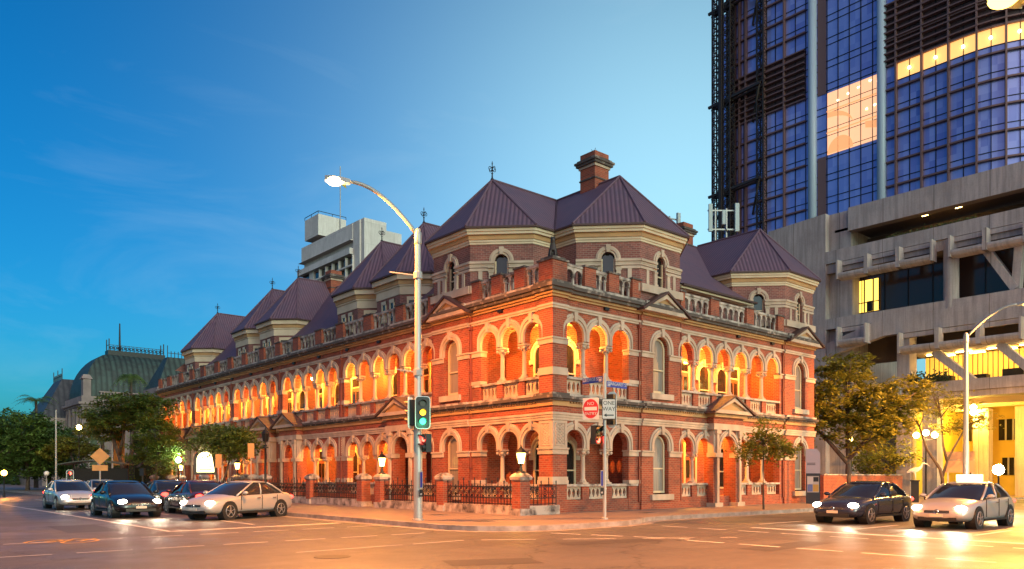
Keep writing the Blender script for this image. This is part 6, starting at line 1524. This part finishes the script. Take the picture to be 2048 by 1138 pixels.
md = bo.modifiers.new('skin', 'SKIN'); bo.modifiers.new('sub', 'SUBSURF').render_levels = 2
for i, q in enumerate((.04, .12, .17, .14, .07, .05, .06, .022, .01, .05, .014, .05, .014)): me.skin_vertices[0].data[i].radius = (q, q)
me.skin_vertices[0].data[2].use_root = True; me.materials.append(mat('white_feather', (.7, .62, .52), .8))
ob = px_depth(1920, 52); OB = thing('notice_board', 'orange-pink notice board behind the taxi', 'sign', (*ob, 0), facing(ob))
m = MB(); m.box(-.1, 0, -.85, .85, 1.9, 3.3); m.m = 1; m.box(0, .01, -.85, .85, 2.72, 2.76); m.build('board', [mat('salmon_board', (.6, .26, .13), .6), STONE_W], OB)
for y in (-.7, .7): m = MB(); m.box(-.08, 0, y-.05, y+.05, 0, 1.9); m.build('leg', POLE, OB)
gp_ = px_depth(1852, 50); GL = thing('globe_lamp_cluster', 'lamp post with three glowing globes in front of the undercroft', 'lamp post', (*gp_, 0), facing(gp_), 'glowing globe lamps')
m = MB(); m.lathe([(.12, 0), (.12, .4), (.06, .5), (.05, 4.1)], (0, 0, 0), 8); m.bar((0, -.55, 4.0), (0, .55, 4.0), .05); m.build('post', IRON, GL)
for y, z in ((-.55, 4.3), (.0, 4.45), (.5, 4.3)):
    m = MB(); m.ball((0, y, z), .2, 12, 8); m.build('globe', YEL, GL, True)
lamp('globe_light', (.4, 0, 4.2), 160, (1, .7, .25), GL, .3)
pole_lamp('single glowing globe lamp beneath the big tree', 1702, 50, 3.9, YEL, .16, (1, .7, .25), 60, group='glowing globe lamps')
pole_lamp('brilliant white globe lamp behind the taxi roof', 1997, 36, 1.75, glow('bright_globe', (1.0, .9, .62), 60), .24, (1, .8, .5), 260, group='glowing globe lamps')
# ================================================================== cars
TYRE = mat('tyre_rubber', (.015, .015, .015), .8); RIM = mat('alloy_rim', (.35, .35, .36), .4, metal=.7); HEAD = glow('headlamp_on', (1.0, .86, .58), 25); TAIL = glow('tail_lamp_on', (1.0, .03, .02), 5); CHROME = mat('chrome', (.6, .6, .6), .15, metal=1)
TAILOFF = mat('tail_lamp_off', (.12, .008, .006), .25); HEADOFF = mat('headlamp_off', (.4, .4, .38), .12); CGL = mat('car_glass', (.018, .02, .024), .05, spec=.8); PLT = mat('number_plate', (.5, .44, .38), .5)
def paint(name, c, rough=.25):
    m, nt, b = node_mat(name); b.inputs['Base Color'].default_value = (*c, 1); b.inputs['Roughness'].default_value = rough; b.inputs['Coat Weight'].default_value = .6; b.inputs['Metallic'].default_value = .35; return m
def car(label, loc, heading, pm, on=True, taxi=False, tail=True, group='cars waiting and moving on the streets', beams=0):
    t = thing('parked_car' if False else 'sedan_car', label, 'car', (*loc, 0), heading, group)
    ST = [(-2.30, .60, .42, .66, .68), (-2.24, .78, .32, .90, .93), (-1.95, .86, .24, .99, 1.03), (-1.3, .9, .2, .98, 1.02), (-.6, .905, .19, .95, 1.0), (.3, .905, .19, .93, .98), (.95, .9, .19, .91, .97), (1.4, .89, .2, .84, .93), (1.85, .86, .21, .76, .85), (2.15, .78, .24, .66, .74), (2.28, .66, .3, .56, .6), (2.31, .5, .36, .48, .5)]
    m = MB(); rows = []
    for x, hw, zl, zb, zc in ST:
        half = [(hw*.75, zl), (hw*.97, zl+.08), (hw*1.0, (zl*.5+zb*.5)), (hw*.985, zb-.12), (hw*.93, zb-.02), (hw*.6, zc-.015)]
        pts = [(0, zl)]+half+[(0, zc)]+[(-y, z) for y, z in half[::-1]]
        rows.append([m.p(x, y, z) for y, z in pts])
    n = len(rows[0])
    for A, B in zip(rows, rows[1:]):
        for k_ in range(n): m.face((A[k_], A[(k_+1) % n], B[(k_+1) % n], B[k_]))
    m.face(rows[0]); m.face(rows[-1][::-1])
    b = m.build('body', pm, t, True); sb = b.modifiers.new('sub', 'SUBSURF'); sb.levels = 1; sb.render_levels = 2
    LV = [(.88, -1.82, 1.22, .80), (1.06, -1.58, .88, .765), (1.27, -1.22, .46, .69), (1.37, -1.0, .22, .63)]
    def ringp(z, xa, xb, hw, q=.16):
        return [(xa, -hw*.8, z), (xa+q, -hw, z), ((xa+xb)/2, -hw*1.01, z), (xb-q*1.5, -hw, z), (xb, -hw*.75, z), (xb+.04, 0, z), (xb, hw*.75, z), (xb-q*1.5, hw, z), ((xa+xb)/2, hw*1.01, z), (xa+q, hw, z), (xa, hw*.8, z), (xa-.04, 0, z)]
    def loft(levels, name, mm, close=True):
        m = MB(); R2 = [[m.p(*q) for q in ringp(*lv)] for lv in levels]; k = len(R2[0])
        for A, B in zip(R2, R2[1:]):
            for j in range(k): m.face((A[j], A[(j+1) % k], B[(j+1) % k], B[j]))
        m.face(R2[-1]); m.face(R2[0][::-1]); return m.build(name, mm, t, 50)
    loft(LV, 'window_glass', CGL)
    rf = loft([(1.355, -1.06, .28, .655), (1.42, -.95, .16, .61), (1.455, -.7, -.08, .48), (1.462, -.5, -.25, .25)], 'roof', pm); rf.modifiers.new('sub', 'SUBSURF').render_levels = 2
    R4 = [ringp(*lv) for lv in LV]
    for j in (3, 7, 1, 9, 2, 8):
        m = MB(); m.tube([tuple(Vector(q)*1.0+Vector((0, (.012 if q[1] > 0 else -.012), .006))) for q in (R4[0][j], R4[1][j], R4[2][j], R4[3][j])], .034 if j not in (2, 8) else .026, 6); m.build('pillar', pm, t, True)
    for x in (-1.38, 1.38):
        for sg in (-1, 1):
            m = MB(); k = 20
            def rg(r_, y): return [(x+r_*math.cos(2*PI*j/k), y, .325+r_*math.sin(2*PI*j/k)) for j in range(k)]
            m.prism(rg(.325, sg*.70), rg(.325, sg*.90)); w_ = m.build('wheel', TYRE, t)
            m = MB(); m.prism(rg(.225, sg*.9), rg(.225, sg*.905))
            m.m = 1; A_, B_ = sg*.905, sg*.925
            m.torus((x, A_, .325), .215, .014, (1, 0, 0), (0, 0, 1), 20, 5)
            for q in range(5):
                an = 2*PI*q/5+.3; m.bar((x+.05*math.cos(an), B_, .325+.05*math.sin(an)), (x+.21*math.cos(an), A_, .325+.21*math.sin(an)), .05, .02)
            m.prism(rg(.06, A_), rg(.05, B_)); m.build('rim', [BLACKP, RIM], w_)
            m = MB(); m.prism(rg(.39, sg*.6), rg(.385, sg*.898)); m.build('wheel_arch', BLACKP, t)
    for sg in (-1, 1):
        m = MB(); m.ball((2.10, sg*.62, .64), (.17, .17, .095), 12, 8); m.build('headlight', HEAD if on else HEADOFF, t, True)
        m = MB(); m.ball((-2.20, sg*.66, .80), (.09, .17, .09), 10, 6); m.build('taillight', TAIL if tail else TAILOFF, t, True)
        m = MB(); m.ball((.72, sg*1.0, 1.0), (.09, .12, .07), 8, 6); m.bar((.74, sg*.86, .95), (.73, sg*.97, .97), .04); m.build('mirror', pm, t, True)
        if beams: lamp('headlight_beam', (2.36, sg*.6, .62), beams, (1, .85, .6), t, .08, 62, (1, 0, -.24))
    m = MB(); m.box(2.2, 2.318, -.36, .36, .50, .58); m.m = 1
    for z in (.515, .54, .565): m.box(2.2, 2.322, -.35, .35, z-.004, z+.004)
    m.torus((2.325, 0, .545), .06, .01, (0, 1, 0), (0, 0, 1), 14, 5); m.build('grille', [BLACKP, CHROME], t)
    m = MB(); m.box(2.25, 2.30, -.55, .55, .26, .37); m.build('bumper_intake', BLACKP, t)
    m = MB(); m.box(2.30, 2.335, -.19, .19, .38, .47); m.build('number_plate', PLT, t)
    m = MB(); m.box(-2.33, -2.28, -.2, .2, .62, .72); m.build('number_plate', PLT, t)
    for sg in (-1, 1):
        for x in (-1.16, -.3, .82): m = MB(); m.box(x-.007, x+.007, sg*.895, sg*.913, .36, .9); m.build('door_gap', BLACKP, t)
        for x in (-.98, -.1): m = MB(); m.box(x-.09, x+.09, sg*.9, sg*.93, .78, .805); m.build('door_handle', CHROME, t)
        m = MB(); m.box(-1.0, 1.0, sg*.88, sg*.925, .24, .31); m.build('sill_trim', BLACKP, t)
    if taxi:
        m = MB(); m.box(-.55, -.3, -.36, .36, 1.47, 1.68); m.build('taxi_roof_light', glow('taxi_sign', (1.0, .78, .3), 2.5), t)
    return t
NAVY = paint('navy_paint', (.03, .032, .05)); SILV = paint('silver_paint', (.42, .40, .38), .3); DGRY = paint('graphite_paint', (.06, .058, .06)); MAR = paint('maroon_paint', (.10, .02, .02)); WHP = paint('white_paint', (.6, .58, .55)); BLKP = paint('black_paint', (.015, .015, .018))
car('dark navy sedan waiting with headlights on beside the silver taxi', (6.2, -9.6), PI, NAVY, beams=60)
car('silver taxi with a lit roof sign and bright headlights', (6.2, -12.9), PI, SILV, taxi=True, beams=90)
def on_lane(px, x): return (x, px_on_y(px, x))
c1 = px_depth(478, 30.5); car('silver sedan turning out of the intersection with headlights on', c1, RAD(205), SILV, beams=70)
car('black sedan with headlights on between the pale and maroon cars', on_lane(250, -12.7), -PI/2, BLKP, beams=40)
car('white sedan with headlights on farther along than the black one', on_lane(140, -12.8), -PI/2, WHP)
car('maroon sedan with red tail lights behind the turning car', on_lane(395, -9.6), PI/2, MAR, on=False)
car('graphite sedan with red tail lights in the kerb lane', on_lane(330, -9.5), PI/2, DGRY, on=False)
car('silver sedan with red tail lights farthest along the kerb lane', on_lane(200, -9.5), PI/2, SILV, on=False)
